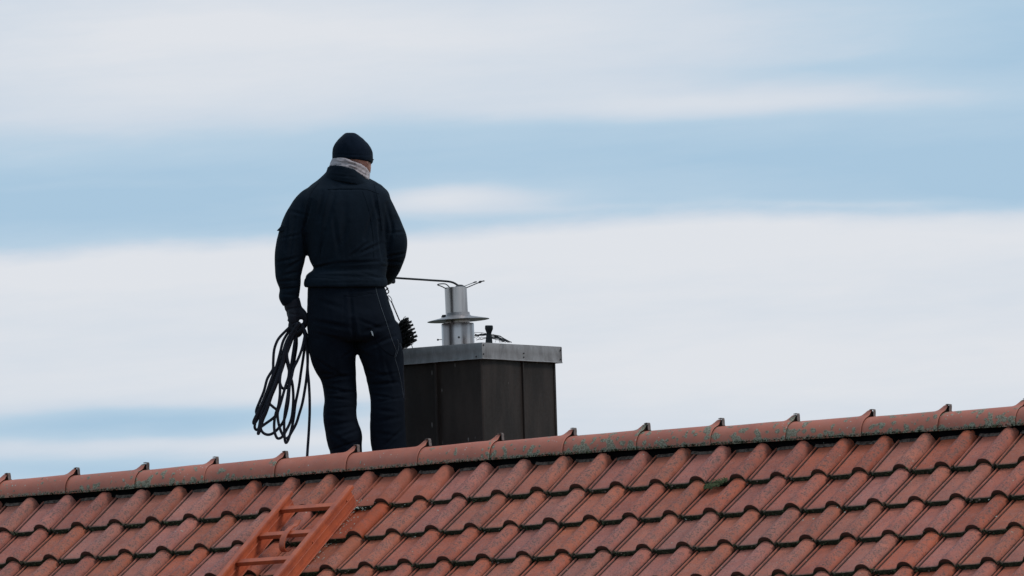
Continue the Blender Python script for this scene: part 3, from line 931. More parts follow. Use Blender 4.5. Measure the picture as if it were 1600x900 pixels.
# flashing where it meets the far slope
fl = MB()
for (x0, x1, y0, y1) in ((bx0-.12, bx1+.12, by0-.14, by0+.01), (bx0-.12, bx1+.12, by1-.01, by1+.14), (bx0-.12, bx0+.01, by0+.01, by1-.01), (bx1-.01, bx1+.12, by0+.01, by1-.01)):
    zf = lambda y: ZR-.10-y*math.tan(PHI)+.035
    fl.add([(x0, y0, zf(y0)), (x1, y0, zf(y0)), (x1, y1, zf(y1)), (x0, y1, zf(y1)), (x0, y0, zf(y0)+.004), (x1, y0, zf(y0)+.004), (x1, y1, zf(y1)+.004), (x0, y1, zf(y1)+.004)],
           [(3, 2, 1, 0), (4, 5, 6, 7), (0, 1, 5, 4), (1, 2, 6, 5), (2, 3, 7, 6), (3, 0, 4, 7)])
fl.build('flashing', M_ZINC, chim)
# cap: folded skirt plates and a slightly pitched lid
def skirt(p0, p1, nrm, name='cap_skirt'):
    mm = MB(); p0, p1, nrm = Vector(p0), Vector(p1), Vector(nrm); n = 10; rs = []
    for i in range(n+1):
        p = p0.lerp(p1, i/n); wob = .0016*noise.noise(p*9); low = .002*noise.noise(p*7+Vector((3, 3, 3)))
        z1_, z0_ = capz1, capz1-CH+low
        rs.append([Vector((p.x, p.y, z1_))-nrm*.003+nrm*0, Vector((p.x, p.y, z1_-.004))+nrm*wob, Vector((p.x, p.y, (z0_+z1_)/2))+nrm*wob*2.0, Vector((p.x, p.y, z0_+.005))+nrm*wob,
                   Vector((p.x, p.y, z0_))+nrm*.004, Vector((p.x, p.y, z0_-.001))-nrm*.004, Vector((p.x, p.y, z0_+.006))-nrm*.004, Vector((p.x, p.y, z1_-.004))-nrm*.004])
    mm.rings(rs); return mm.build(name, M_ZINC, chim, autosmooth=.7)
s_front = skirt((capx0, capy0, 0), (capx1-.0005, capy0, 0), (0, -1, 0))
yj = y_on_x(817, 550, capx1)
s_r1 = skirt((capx1, capy0+.0005, 0), (capx1, yj+.004, 0), (1, 0, 0))
s_r2 = skirt((capx1-.0025, yj-.004, 0), (capx1-.0025, capy1, 0), (1, 0, 0))
skirt((capx1, capy1, 0), (capx0, capy1, 0), (0, 1, 0)); skirt((capx0, capy1, 0), (capx0, capy0, 0), (-1, 0, 0))
lid = MB()
cxm, cym = (capx0+capx1)/2, (capy0+capy1)/2
k_ = .004
vs_ = [(capx0+k_, capy0+k_, capz1-.004), (capx1-k_, capy0+k_, capz1-.004), (capx1-k_, capy1-k_, capz1-.004), (capx0+k_, capy1-k_, capz1-.004),
       (capx0+k_, capy0+k_, capz1+.0005), (capx1-k_, capy0+k_, capz1+.0005), (capx1-k_, capy1-k_, capz1+.0005), (capx0+k_, capy1-k_, capz1+.0005), (cxm, cym, capz1+.006)]
lid.add(vs_, [(3, 2, 1, 0), (0, 1, 5, 4), (1, 2, 6, 5), (2, 3, 7, 6), (3, 0, 4, 7), (4, 5, 8), (5, 6, 8), (6, 7, 8), (7, 4, 8)])
lid.build('cap_lid', M_ZINC, chim)
def rivet(px, py, par, plane):
    r = ray(px, py)
    if plane == 'y': p = CAM+r*((capy0-.003-CAM.y)/r.y); ax = (0, -1, 0)
    else: p = CAM+r*((capx1+.001-CAM.x)/r.x); ax = (1, 0, 0)
    mm = MB(); mm.lathe(p, ax, [(.0036, -.001), (.0036, .0015), (.002, .003)], 8); mm.build('rivet', M_RIVET, par)
rivet(744, 557, s_front, 'y')
for q in ((755.5, 539), (755.5, 553)): rivet(*q, s_r1, 'x')
for q in ((818.5, 552), (818.5, 558), (876, 547), (876, 561.5)): rivet(*q, s_r2, 'x')

# flue
YF = YC+CW*.47
F0 = on_y(716, 536, YF); F0.z = capz1+.003
def fz(py): return on_y(714, py, YF).z
fx = F0.x
m_ = MB()
r2 = .0725
m_.lathe((fx, YF, 0), (0, 0, 1), [(r2, capz1+.002), (r2, fz(507)), (r2-.0015, fz(505.6)), (r2-.003, fz(505.6)), (r2-.003, fz(515))], 56, cap1=False)
low = m_.build('flue_sleeve', M_STEEL, chim, autosmooth=.6)
m_ = MB()
r1 = .0500
TLT = Vector((-.022, 0, 1)).normalized()
zb = fz(520); 
def th(py): return fz(py)-zb
m_.lathe((fx-.001, YF, zb), TLT, [(r1+.0005, 0), (r1, th(497)), (r1-.0005, th(449.5)), (r1-.003, th(449)), (r1-.003, th(462))], 56, cap1=False)
upm = m_.build('flue_pipe', M_STEEL, chim, autosmooth=.6)
m_ = MB()
# storm collar: shallow tilted cone
A = on_y(676.5, 504, YF); B = on_y(756, 497, YF)
cc = (A+B)/2; rim = (B-A).length/2*.97; ax = (B-A).normalized().cross(Vector((0, 1, -.0))).normalized()
if ax.z < 0: ax = -ax
ax = (ax+Vector((-.02, -.02, 0))).normalized()
m_.lathe(cc, ax, [(r1+.002, .034), (r1+.003, .022), (r1+.010, .0165), (rim-.004, .0015), (rim, 0), (rim, -.0012), (r1+.006, .008), (r1+.002, .010)], 56, cap0=False, cap1=False)
m_.build('storm_collar', M_COLLAR, chim, autosmooth=.5)
m_ = MB(); m_.lathe((fx, YF, fz(508)), (0, 0, 1), [(r1+.004, 0), (r1+.004, .022)], 40); m_.build('flue_neck', M_STEEL, chim, autosmooth=.5)
p = on_y(694, 494, YF-.02)
m_ = MB(); m_.box(p, (.009, 0, 0), (0, .006, 0), (0, 0, .006)); m_.box(p+Vector((-.009, 0, -.003)), (.006, 0, 0), (0, .004, 0), (0, 0, .003)); m_.build('collar_clamp', M_IRON, chim, bevel=.002)
m_ = MB(); a = on_y(683.5, 531, YF-.02); b2 = on_y(692, 530.3, YF-.02); m_.tube([a, b2], .0016, 6); m_.lathe(a, (1, 0, 0), [(.0042, 0), (.0042, .005)], 8); m_.build('bolt', M_IRON, chim)
rr = ray(717, 527); pb = CAM+rr*((Vector((fx, YF, 0))-CAM).dot(Vector((FW.x, FW.y, 0)).normalized())/rr.dot(Vector((FW.x, FW.y, 0)).normalized())-r2)
m_ = MB(); m_.lathe(pb, -FW, [(.005, -.002), (.005, .001), (.0018, .0018)], 8); m_.build('rivet', M_RIVET, chim)

# ------------------------------------------------------------------ sweeping brush lying on the cap
YB = YC+.20
br = empty('chimney_brush', on_y(764, 534, YB), 'black wire chimney brush lying on the cap right of the flue', 'brush')
hd = MB()
def B_(px, py, dy=0): return on_y(px, py, YB+dy)
hd.rings([[B_(764+sx*w/2, py, dy) for sx, dy in ((-1, -.02*w/14), (-.6, -.026*w/14), (.6, -.026*w/14), (1, -.02*w/14), (1, .02*w/14), (.6, .026*w/14), (-.6, .026*w/14), (-1, .02*w/14))]
          for py, w in ((508.2, 9.5), (509.2, 12.5), (514, 12.6), (518, 9.5), (520.5, 7.5), (525, 9), (530, 10), (534.5, 11), (536, 11))])
hd.build('brush_head', M_RUBBER, br, autosmooth=.8)
bw = MB(); rb = random.Random(5)
def wire(pts, r=.0011): bw.tube([B_(*q) for q in pts], r, 4)
for k in range(12):
    dy = rb.uniform(-.06, .06); y0 = rb.uniform(521, 530)
    wire([(760, y0, dy*.2), (752, y0-rb.uniform(-3, 2), dy*.6), (743+rb.uniform(-3, 2), y0+rb.uniform(-4, 7), dy)], .0010)
for k in range(18):
    dy = rb.uniform(-.07, .07); e = rb.uniform(775, 800); y0 = rb.uniform(522, 529)
    wire([(767, y0, dy*.2), (767+(e-767)*.5, y0+1+rb.uniform(-1.5, 2.5), dy*.6), (e, min(535.5, 529+(e-775)*.24+rb.uniform(-1, 3)), dy)], .0011)
for k in range(10):
    dy = rb.uniform(-.05, .05); x0 = rb.uniform(770, 788); wire([(x0, 526+.15*(x0-770), dy), (x0+2, 530+rb.random()*2, dy), (x0-1+rb.uniform(-2, 4), 535, dy)], .0009)
wire([(743, 524.5, 0), (757, 523, 0), (768, 524, 0), (780, 528, .01), (792, 533, .02), (799, 534.5, .02)], .0020)
wire([(742, 523, -.02), (746, 523.5, -.02), (750, 522.6, -.01), (757, 524, 0)], .0022)
bw.build('wire_bristles', M_IRON, br)

# ------------------------------------------------------------------ the sweep
YM = .42
pm_ = on_y(560, 703, YM)
DM = (pm_-CAM).dot(FW)                     # his distance from the camera
PXM = FPX/DM                               # picture px per metre at that distance
def M(px, py, d=0.0): return at_depth(px, py, DM+d)
bH = Vector((-math.sin(YAW), math.cos(YAW), 0))      # horizontal "away" direction
person = empty('person', M(572, 848), 'man in dark navy workwear and beanie standing behind the ridge, seen from behind', 'person')

def ring(cx, cy, rx, d, rd, tx=0, td=0, n=36, sup=2.3):
    """horizontal-ish ring round the picture point; rx in px, rd (half depth) in metres"""
    out = []
    for k in range(n):
        a = 2*math.pi*k/n; c, s_ = math.cos(a), math.sin(a)
        c = math.copysign(abs(c)**(2/sup), c); s_ = math.copysign(abs(s_)**(2/sup), s_)
        out.append(M(cx+c*rx, cy+c*tx-s_*td, d+s_*rd))      # s>0 = far side
    return out
def resample(rs, step=4):
    """smoothly interpolated ring specs (Catmull-Rom on the parameters)"""
    A_ = np.array([list(r)+[0]*(7-len(r)) for r in rs], float); out = []
    for i in range(len(A_)-1):
        a, b2, c, d = A_[max(i-1, 0)], A_[i], A_[i+1], A_[min(i+2, len(A_)-1)]
        for k in range(step):
            t = k/step
            out.append(.5*((2*b2)+(c-a)*t+(2*a-5*b2+4*c-d)*t*t+(3*b2-a-3*c+d)*t**3))
    out.append(A_[-1]); return [tuple(q) for q in out]
def loft(m_, rs, sup=2.3, step=4):
    m_.rings([ring(*r, sup=sup) for r in resample(rs, step)])
def limb(m_, pts, n=20, step=5):
    """pts: (px, py, r_px, d, [flatten across depth])"""
    A_ = [tuple(p)+(0,)*(4-len(p)) for p in pts]
    S = resample([(p[0], p[1], p[2], p[3], 0, 0, 0) for p in A_], step)
    m_.tube([M(q[0], q[1], q[3]) for q in S], [max(.002, q[2]/PXM) for q in S], n)
def ball(m_, px, py, d, rx, ry, rd):
    rs = []
    for k in range(1, 12):
        t = math.pi*k/12
        rs.append((px, py-ry*math.cos(t), rx*math.sin(t), d, rd*math.sin(t)))
    m_.rings([ring(*q, sup=2) for q in rs])
def fuse(name, m_, voxel, mat_, parent, smooth_it=4, smooth_f=.6, disp=None):
    """one continuous skin from overlapping volumes"""
    me = m_.mesh(name)
    o = bpy.data.objects.new(name, me); COL.objects.link(o)
    md = o.modifiers.new('r', 'REMESH'); md.mode = 'VOXEL'; md.voxel_size = voxel; md.use_smooth_shade = True
    if smooth_it:
        ms = o.modifiers.new('s', 'SMOOTH'); ms.factor = smooth_f; ms.iterations = smooth_it
    dg = bpy.context.evaluated_depsgraph_get(); dg.update()
    nm = bpy.data.meshes.new_from_object(o.evaluated_get(dg))
    bpy.data.objects.remove(o); bpy.data.meshes.remove(me)
    nm.name = name
    if disp: disp(nm)
    nm.materials.clear()
    return link(name, nm, mat_, parent, True)
FWn = np.array(FW); CXn = np.array(CX); CYn = np.array(CY); CAMn = np.array(CAM)
def wrinkle(creases, amp=.004, sc=14, fine=.0012, stretch=(1, 1, 1), fields=()):
    def f(me):
        n = len(me.vertices)
        co = np.empty(n*3); me.vertices.foreach_get('co', co); co = co.reshape(-1, 3)
        no = np.empty(n*3); me.vertex_normals.foreach_get('vector', no); no = no.reshape(-1, 3)
        d = co-CAMn; zz = d@FWn
        u = 800+(d@CXn)/zz*FPX; v = 450-(d@CYn)/zz*FPX; dep = zz-DM
        facing = np.clip(-(no@FWn)*1.6, 0, 1)
        h = np.zeros(n)
        for (x1, y1, x2, y2, w, dp) in creases:
            L2 = (x2-x1)**2+(y2-y1)**2
            t = np.clip(((u-x1)*(x2-x1)+(v-y1)*(y2-y1))/L2, 0, 1)
            dist = np.hypot(u-(x1+t*(x2-x1)), v-(y1+t*(y2-y1)))
            taper = .35+.65*np.sin(np.pi*np.clip(t, .02, .98))
            q = dist/w
            h += facing*taper*dp*(-np.exp(-q*q)+.45*np.exp(-(q-1.9)**2))
        for k in range(n):
            p = Vector((u[k]/PXM*stretch[0], v[k]/PXM*stretch[1], dep[k]*stretch[2]))
            a = noise.fractal(p*sc, 1.0, 2.1, 4)
            b2 = abs(noise.noise(p*sc*1.7+Vector((7, 3, 1))))
            h[k] += amp*(a*.6-(.5-b2)*.9)+fine*noise.noise(p*sc*5)
        for fld in fields: h += fld(u, v, facing)
        co = co+no*h[:, None]
        me.vertices.foreach_set('co', co.ravel()); me.update()
    return f

# hands: a palm, four fingers of different lengths and a thumb
def left_hand(m_, k=1.0):
    limb(m_, [(455, 470, 12.5*k, 0), (459, 482, 13*k, 0), (462.5, 492, 14*k, 0), (464, 500, 13*k, 0)])
    for dd in (-.026, -.009, .009, .026): limb(m_, [(458, 484, 9*k, dd*.6), (459, 496, 9.5*k, dd), (457, 504, 8.5*k, dd)], 14)
    # fingers curl round the hanging rope (index nearest the far side)
    for i, (dd, ln) in enumerate(((.036, 1.0), (.012, 1.08), (-.012, 1.0), (-.034, .82))):
        limb(m_, [(456, 503, 4.6*k, dd), (454.5, 503+9*ln, 4.4*k, dd-.002), (457.5, 503+17*ln, 4.1*k, dd-.003), (464.5, 503+19.5*ln, 3.9*k, dd), (470.5, 503+14*ln, 3.6*k, dd+.002), (471.5, 503+8*ln, 3.1*k, dd+.002)], 12)
    limb(m_, [(463, 482, 8*k, .0), (470, 486.5, 6.6*k, -.012), (476, 493, 5.4*k, -.018), (478, 502, 5.0*k, -.016), (474.5, 511, 4.4*k, -.010)], 12)
def right_hand(m_, k=1.0):
    limb(m_, [(604, 428, 12*k, .18), (602, 431, 12*k, .23), (602, 432, 11*k, .28)])
    for dd in (-6, -2, 2, 6): limb(m_, [(602+dd*.3, 431+dd, 8.5*k, .25), (604+dd*.3, 432+dd, 8*k, .31)], 12)
    for i, (yy, ln) in enumerate(((424.5, .95), (429, 1.05), (433.5, 1.0), (438, .8))):
        limb(m_, [(602, yy, 4.4*k, .31), (606, yy, 4.2*k, .31+.028*ln), (612, yy+1, 4*k, .31+.032*ln), (614.5, yy+2, 3.7*k, .31+.010*ln), (611, yy+2, 3.2*k, .300)], 12)
    limb(m_, [(600, 427, 6.5*k, .26), (604, 423.5, 5.2*k, .28), (611, 425.5, 4.5*k, .295), (614.5, 430, 3.9*k, .31)], 12)

# --- body: one skin, mostly inside the clothes
bd = MB()
loft(bd, [(541, 288, 34, .01, .07), (541, 300, 58, .01, .085), (541, 330, 62, .01, .10), (541, 380, 52, .01, .10), (541, 420, 46, .01, .10), (542, 450, 50, .01, .11), (545, 480, 50, .01, .10), (550, 505, 46, .01, .085), (551, 518, 36, .01, .06)])
limb(bd, [(541, 298, 24, .015), (543, 280, 20, .02), (547, 265, 19, .03), (550, 250, 18, .035)])                                   # neck
loft(bd, [(550, 213, 6, .035, .02), (550, 216, 14, .035, .05), (550.5, 222, 21, .037, .075), (552, 233, 25.5, .04, .092), (553, 243, 26.5, .045, .096), (554, 250, 26.0, .05, .094, 1, 0),
          (557, 257, 23, .062, .084, 2, 0), (560, 263, 19.5, .078, .070, 3, 0), (562.5, 268, 16, .092, .052, 3, 0), (564, 272.5, 9, .10, .03, 3, 0)], sup=2.15)   # head and jaw, turned to the right
HD = Vector((math.cos(R(52)), 0, math.sin(R(52))))          # face direction: x right, z away (in px / metres)
def face(along, side, py):                                  # along the gaze, sideways, height -> picture point + depth
    x_ = along*HD.x+side*HD.z; d_ = along*HD.z-side*HD.x
    return (551+x_*PXM, py, .045+d_)
def fl_limb(m_, pts): limb(m_, [(q[0][0], q[0][1], q[1], q[0][2]) for q in pts], 12)
fl_limb(bd, [(face(.085, 0, 240), 3.0), (face(.098, 0, 246), 3.6), (face(.112, 0, 252), 4.6), (face(.100, 0, 255), 4.2)])              # nose
fl_limb(bd, [(face(.088, -.022, 262), 2.4), (face(.096, 0, 261.5), 2.8), (face(.088, .022, 262), 2.4)])                               # lips
fl_limb(bd, [(face(.085, -.03, 238), 3), (face(.094, 0, 239), 3), (face(.085, .03, 238), 3)])                                         # brow
for s_ in (-1, 1):
    p = face(.082, s_*.030, 244.5); ball(bd, p[0], p[1], p[2], 4.2, 3.4, .012)                                                        # eyes
    p0, p1, p2 = face(-.004, s_*.078, 240), face(-.014, s_*.086, 246), face(-.004, s_*.080, 257)                                      # ears
    fl_limb(bd, [(p0, 3.2), (p1, 4.2), (p2, 2.8)])
limb(bd, [(503, 308, 13, .01), (484, 324, 14, .01), (465, 352, 14, .01), (455, 395, 15, 0), (453, 425, 13, 0), (453, 455, 11, 0), (456, 476, 10, 0)])
limb(bd, [(580, 308, 13, .01), (593, 324, 13, .01), (605, 355, 13, .015), (612, 388, 13, .03), (611, 405, 14, .07), (606, 420, 12, .14), (603, 430, 11, .22)])
left_hand(bd, .80); right_hand(bd, .80)
limb(bd, [(518, 508, 24, .01), (522, 560, 21, .015), (529, 610, 15, .008), (531, 670, 18, .005), (538, 720, 17, .01), (543, 800, 13, .01), (543, 838, 12, .01)])
limb(bd, [(584, 508, 24, .01), (598, 560, 21, .015), (604, 610, 16, .008), (605, 670, 19, .005), (607, 720, 17, .01), (608, 800, 13, .01), (608, 838, 12, .01)])
for cx in (543, 608): limb(bd, [(cx, 838, 12, .0), (cx+3, 842, 11, .06), (cx+6, 843, 9, .14)])
fuse('body', bd, .0065, M_SKIN, person, 2, .5)

# --- jacket
jk = MB()
loft(jk, [(542, 268, 29, .02, .068, 4, 6), (542, 277, 36, .015, .080, 4, 7), (541, 284, 46, .01, .088, 1, 7), (540.5, 292, 58, .01, .100, 0, 5), (540, 303, 68, .01, .112, -1, 3), (539.5, 318, 71, .01, .122), (539.5, 345, 66, .01, .130),
          (541, 375, 62, .01, .132), (543, 398, 62, .01, .130), (545.5, 410, 61, .01, .126), (547, 417, 58.5, .01, .120), (547, 421, 58, .01, .119), (543, 426, 61, .01, .126), (540.5, 431, 63, .01, .130), (540.5, 440, 64, .01, .132), (540.5, 447, 64, .01, .132)], sup=2.45)
limb(jk, [(520, 300, 14, .01), (500, 306, 20, .01), (483, 318, 22.0, .01), (472.5, 333, 23.2, .01), (462.5, 354, 23.8, .01), (456, 380, 24.5, .005), (453, 403, 24.3, .0), (451, 420, 22.0, .0), (450.5, 432, 20.6, .0), (452.5, 444, 18.2, .0), (453, 453.5, 16.0, .0), (452, 458, 16.0, .0), (451.5, 464, 16.4, .0), (453, 470, 14.6, .0), (454.5, 474, 13.2, .0)], 24)
limb(jk, [(560, 300, 14, .01), (581, 303, 20, .01), (590, 314.5, 20, .01), (598.5, 332, 21, .01), (606.5, 352, 22, .015), (614.5, 374, 22.2, .02), (613.5, 394, 21.5, .04), (609.5, 411, 19.5, .085), (606, 421, 18, .14), (604, 428, 15.5, .19), (603, 431, 14, .22)], 24)
ball(jk, 613, 404, .05, 19, 17, .055)
JC = [ # x1 y1 x2 y2 width depth : folds read from the photograph
    (478, 408, 474, 360, 3.5, .012), (474, 360, 486, 312, 3.2, .007), (503, 300, 497, 345, 5, .006), (525, 292, 508, 360, 6, .006), (508, 360, 497, 408, 5, .005),
    (520, 296, 566, 296, 2.2, .0035), (583, 300, 592, 345, 4, .006), (592, 345, 598, 405, 4, .010), 
    (597, 380, 556, 398, 4, .006), (520, 412, 600, 408, 3.5, .005), (487, 419, 520, 412, 3, .006),
    (440, 372, 470, 366, 3, .005), (431, 410, 468, 402, 3.5, .005), (474, 404, 448, 420, 3.5, .006), (470, 424, 442, 430, 3, .005),
    (436, 440, 466, 438, 3, .005), (440, 452, 470, 449, 2.5, .006), (438, 460, 468, 461, 2.5, .005), (500, 424, 590, 421, 3, .003), (495, 430, 598, 433, 2.5, .003),
    (478, 441.5, 600, 439, 1.8, .0028), (560, 425, 598, 436, 3, .003), (606, 364, 634, 362, 3, .004), (634, 396, 600, 402, 3, .006),
    (628, 410, 600, 408, 3, .006), (622, 420, 598, 416, 2.5, .005), (455, 330, 484, 338, 3.5, .004), (540, 310, 536, 395, 7, .003), (545, 350, 520, 402, 7, .004), (604, 318, 616, 368, 4, .006), (616, 340, 606, 392, 4, .006), (452, 330, 446, 392, 4, .006), (462, 340, 450, 415, 4, .005), (588, 318, 570, 372, 4.5, .006), (575, 380, 548, 400, 3.5, .005), (520, 330, 530, 400, 5, .004)]
jacket = fuse('jacket', jk, .0058, M_JACKET, person, 3, .5, wrinkle([(a, b_1, c, d, w*.62, dp*.95) for a, b_1, c, d, w, dp in JC], .0024, 9, .0006, (1.1, .55, 1)))
# hem band, cuffs, collar: sewn-on bands of their own
def band(name, rs, mat_, par, disp=None, sup=2.4, vox=.0055):
    m_ = MB(); loft(m_, rs, sup=sup); return fuse(name, m_, vox, mat_, par, 2, .5, disp)
band('hem_band', [(540.5, 434, 63.5, .01, .131), (540.3, 438, 65.2, .01, .134), (540, 445, 65.6, .01, .135), (540, 449, 64, .01, .133)], M_JACKET, person, wrinkle([(500, 442, 590, 441, 1.2, .002)], .0025, 16, .0006), sup=2.5)
m_ = MB()
def tring(cx, cy, rx, rd, tx, td, d=.02, n=40):
    return [M(cx+math.cos(2*math.pi*k/n)*rx, cy+math.cos(2*math.pi*k/n)*tx-math.sin(2*math.pi*k/n)*td, d+math.sin(2*math.pi*k/n)*rd) for k in range(n)]
m_.rings([tring(543, 288, 38, .098, 7, -2), tring(543, 282, 36, .098, 8, -5), tring(542, 275, 32.0, .096, 8, -8), tring(541.2, 270, 30.2, .094, 7.5, -9), tring(541.2, 269, 28, .090, 7.5, -9), tring(541.2, 273, 26, .080, 8, -9), tring(542, 286, 26, .076, 7, -2)])
fuse('collar', m_, .0045, M_JACKET, person, 2, .5, wrinkle([(515, 273, 556, 277, 1.2, .0025)], .0018, 20, .0005))

# --- trousers
tr = MB()
loft(tr, [(541, 438, 58, .01, .115), (541, 450, 60.5, .01, .120), (543, 462, 63, .01, .126), (545, 478, 65.5, .01, .132), (548, 495, 68.5, .005, .136), (550.5, 512, 70.5, .005, .134), (552, 525, 71, .005, .128), (553, 533, 68, .01, .110)], sup=2.5)
limb(tr, [(517, 505, 34, .005), (517.5, 530, 38, .005), (519.5, 546, 37.2, .005), (522.5, 565, 34.5, .01), (527.5, 583, 29.8, .015), (530, 598, 27.2, .015), (531.8, 612, 26.2, .01), (532.2, 630, 26.0, .0), (531.2, 650, 26.6, .0), (534, 668, 27.2, .005), (537.2, 680, 28.6, .005), (539, 692, 27.6, .01), (541, 706, 25.5, .01), (542, 740, 25.5, .01), (543, 790, 25, .01), (543, 832, 25.5, .01), (543, 838, 25, .01)], 28)
limb(tr, [(590, 505, 32, .005), (592, 530, 37, .005), (594.5, 548, 35.4, .005), (598, 566, 32.0, .01), (601, 584, 30.4, .015), (603, 600, 28.8, .015), (605, 616, 27.6, .01), (605.5, 632, 27.0, .0), (605.6, 652, 27.6, .0), (606, 672, 28.2, .005), (607, 690, 28.2, .01), (608, 706, 27.5, .01), (608, 740, 26.5, .01), (608, 790, 25.5, .01), (608, 832, 26, .01), (608, 838, 25, .01)], 28)
TC = [(547, 455, 550, 500, 4, .006), (550, 500, 556, 542, 4.5, .012), (555, 544, 535, 560, 4, .006), (556, 546, 580, 566, 4, .006), (490, 502, 545, 512, 4, .006), (488, 520, 540, 532, 4.5, .005),
      (612, 505, 566, 520, 4, .006), (618, 525, 570, 545, 4.5, .006), (560, 500, 600, 515, 4, .004), (540, 463, 560, 461, 1.6, .004), (560, 461, 590, 457, 1.6, .004), (538, 464, 536, 500, 2, .002), (590, 458, 596, 490, 2, .002),
      (490, 560, 530, 580, 4, .006), (500, 584, 545, 590, 3.5, .006), (505, 598, 550, 592, 3.2, .007), (506, 606, 545, 612, 3.2, .008), (512, 618, 556, 610, 3.2, .008), (507, 624, 548, 630, 3, .006), (515, 640, 556, 634, 3, .005),
      (506, 652, 540, 646, 3.5, .004), (512, 664, 556, 656, 3.5, .004), (510, 676, 545, 690, 4, .005), (560, 668, 530, 684, 4, .006), (516, 700, 558, 694, 3, .005),
      (568, 575, 610, 590, 4, .006), (574, 592, 620, 586, 3.4, .006), (577, 606, 622, 600, 3.2, .007), (579, 614, 612, 622, 3.2, .007), (586, 628, 630, 618, 3.2, .006), (580, 636, 618, 640, 3.4, .005),
      (590, 660, 632, 650, 4, .004), (580, 676, 620, 684, 4, .004), (630, 668, 600, 690, 4, .005), (530, 480, 500, 470, 5, .004), (520, 540, 526, 590, 6, .005), (590, 540, 597, 590, 6, .004), (600, 560, 616, 600, 4, .004)]
rj = random.Random(21)
trousers = fuse('trousers', tr, .0058, M_TROUSER, person, 3, .5, wrinkle([(a, b_1+rj.uniform(-5, 5)*(b_1 > 560), c, d+rj.uniform(-7, 7)*(d > 560), w*rj.uniform(.5, .8), dp*rj.uniform(.6, .95)) for a, b_1, c, d, w, dp in TC], .0028, 10, .0008, (.9, .8, 1)))

# --- beanie
bn = MB()
loft(bn, [(547.5, 207.4, 4, .02, .012), (547.6, 208.2, 8.0, .02, .028), (547.8, 210.2, 11.2, .021, .040), (548, 212.6, 14.2, .023, .052), (548.4, 216.5, 18.8, .027, .066), (548.8, 221, 23.0, .031, .078), (549.3, 225, 26.2, .034, .086), (549.8, 229, 28.7, .036, .092), (550.3, 233, 30.5, .038, .096), (550.7, 238, 31.6, .040, .099), (551.0, 245, 32.1, .040, .100, 1, -1),
          (551, 250, 32.0, .041, .100, 2, -2), (551, 252.5, 31.2, .042, .098, 3, -4)], sup=2.1)
def rib(u, v, f): return .0006*np.sin(u*2.0)*f*(v > 214)
fuse('beanie', bn, .0045, M_BEANIE, person, 2, .5, wrinkle([(520, 241, 582, 243, 1.2, .002), (548, 209, 546, 222, 2.5, .003)], .0016, 20, .0004, fields=(rib,)))
# --- neck gaiter, bunched
gt = MB()
gt.rings([tring(549, 260.5, 25.5, .088, 8.5, -8.0, .04), tring(548.4, 258.6, 28.0, .098, 9.2, -9.3, .04), tring(547.8, 259.6, 30.2, .104, 9.4, -9.6, .04), tring(547.2, 263, 31.0, .105, 9.6, -9.2, .038), tring(546.2, 267.5, 31.6, .102, 9.8, -9.0, .035), tring(545, 272, 32.4, .097, 10.2, -9.0, .03),
          tring(544.6, 275, 31.6, .090, 9.8, -9.0, .03), tring(544.5, 279, 28, .080, 8, -6, .03)])
fuse('neck_gaiter', gt, .0042, M_GAITER, person, 1, .5, wrinkle([(522, 252, 560, 258, 1.6, .0045), (528, 247.5, 572, 266, 1.5, .0045), (535, 254, 576, 275, 1.6, .005), (518, 258, 545, 257, 1.5, .004), (556, 262, 578, 271, 1.3, .004), (545, 262, 570, 279, 1.4, .0035)], .0042, 26, .001, (.7, 1.6, 1)))
# --- dark glasses arm peeping out under the beanie
gm_ = MB()
pts = [M(*face(.088, s_, 249.5)) for s_ in (-.046, -.03, -.01, .01, .03, .046)]
gm_.tube(pts, .0035, 8)
gm_.tube([M(*face(.088, .048, 249.5)), M(*face(.04, .074, 249)), M(*face(-.01, .082, 248))], .0024, 6)
gm_.build('glasses', M_IRON, person)
# --- gloves and boots
gv = MB(); left_hand(gv, 1.0); limb(gv, [(455, 468, 13.6, 0), (457, 476, 13.6, 0), (458, 483, 13.2, 0)])
fuse('glove', gv, .0034, M_GLOVE, person, 2, .5, wrinkle([(446, 484, 470, 480, 1.5, .003), (448, 490, 468, 492, 1.5, .003)], .0014, 26, .0004))
gv = MB(); right_hand(gv, 1.0)
fuse('glove', gv, .0034, M_GLOVE, person, 2, .5, wrinkle([], .0010, 26, .0004))
for cx in (543, 608):
    bt = MB()
    limb(bt, [(cx, 822, 17, .0), (cx, 836, 17, -.005), (cx, 844, 17, .0)])
    for dx in (-5, 5): limb(bt, [(cx+dx, 846, 12, -.05), (cx+dx+1, 846, 12.5, .0), (cx+dx+4, 847, 12, .08), (cx+dx+6, 848, 10.5, .15), (cx+dx+7, 850, 7.5, .19)])
    fuse('boot', bt, .006, M_BOOT, person, 2, .5)

# details sewn to the clothes, laid on the actual surface
def bvh_of(o):
    me = o.data; return BVHTree.FromPolygons([v.co.copy() for v in me.vertices], [tuple(p.vertices) for p in me.polygons])
bvT, bvJ = bvh_of(trousers), bvh_of(jacket)
def hit(bv, px, py, off=.0015):
    r = ray(px, py).normalized(); loc, nn, i, dist = bv.ray_cast(CAM, r)
    return None if loc is None else loc+nn*off
def sewn(name, bv, pts, rad, mat_, sub=6, off=.001):
    P = spline([(a, b2, 0) for a, b2 in pts], sub); q = [hit(bv, v.x, v.y, off) for v in P]; q = [v for v in q if v is not None]
    m_ = MB(); m_.tube(q, rad, 6); return m_.build(name, mat_, person, smooth=True)
sewn('leg_piping', bvT, [(586, 444), (588, 455), (591, 466), (596, 482), (603, 502), (610, 524), (615, 538), (618.5, 548), (617, 556), (617.5, 562), (621.5, 575), (626, 595), (629, 612), (630, 622)], .0012, M_PIPING)
sewn('leg_piping', bvT, [(621, 530), (622.5, 540), (621.5, 548), (618, 558)], .0010, M_PIPING)
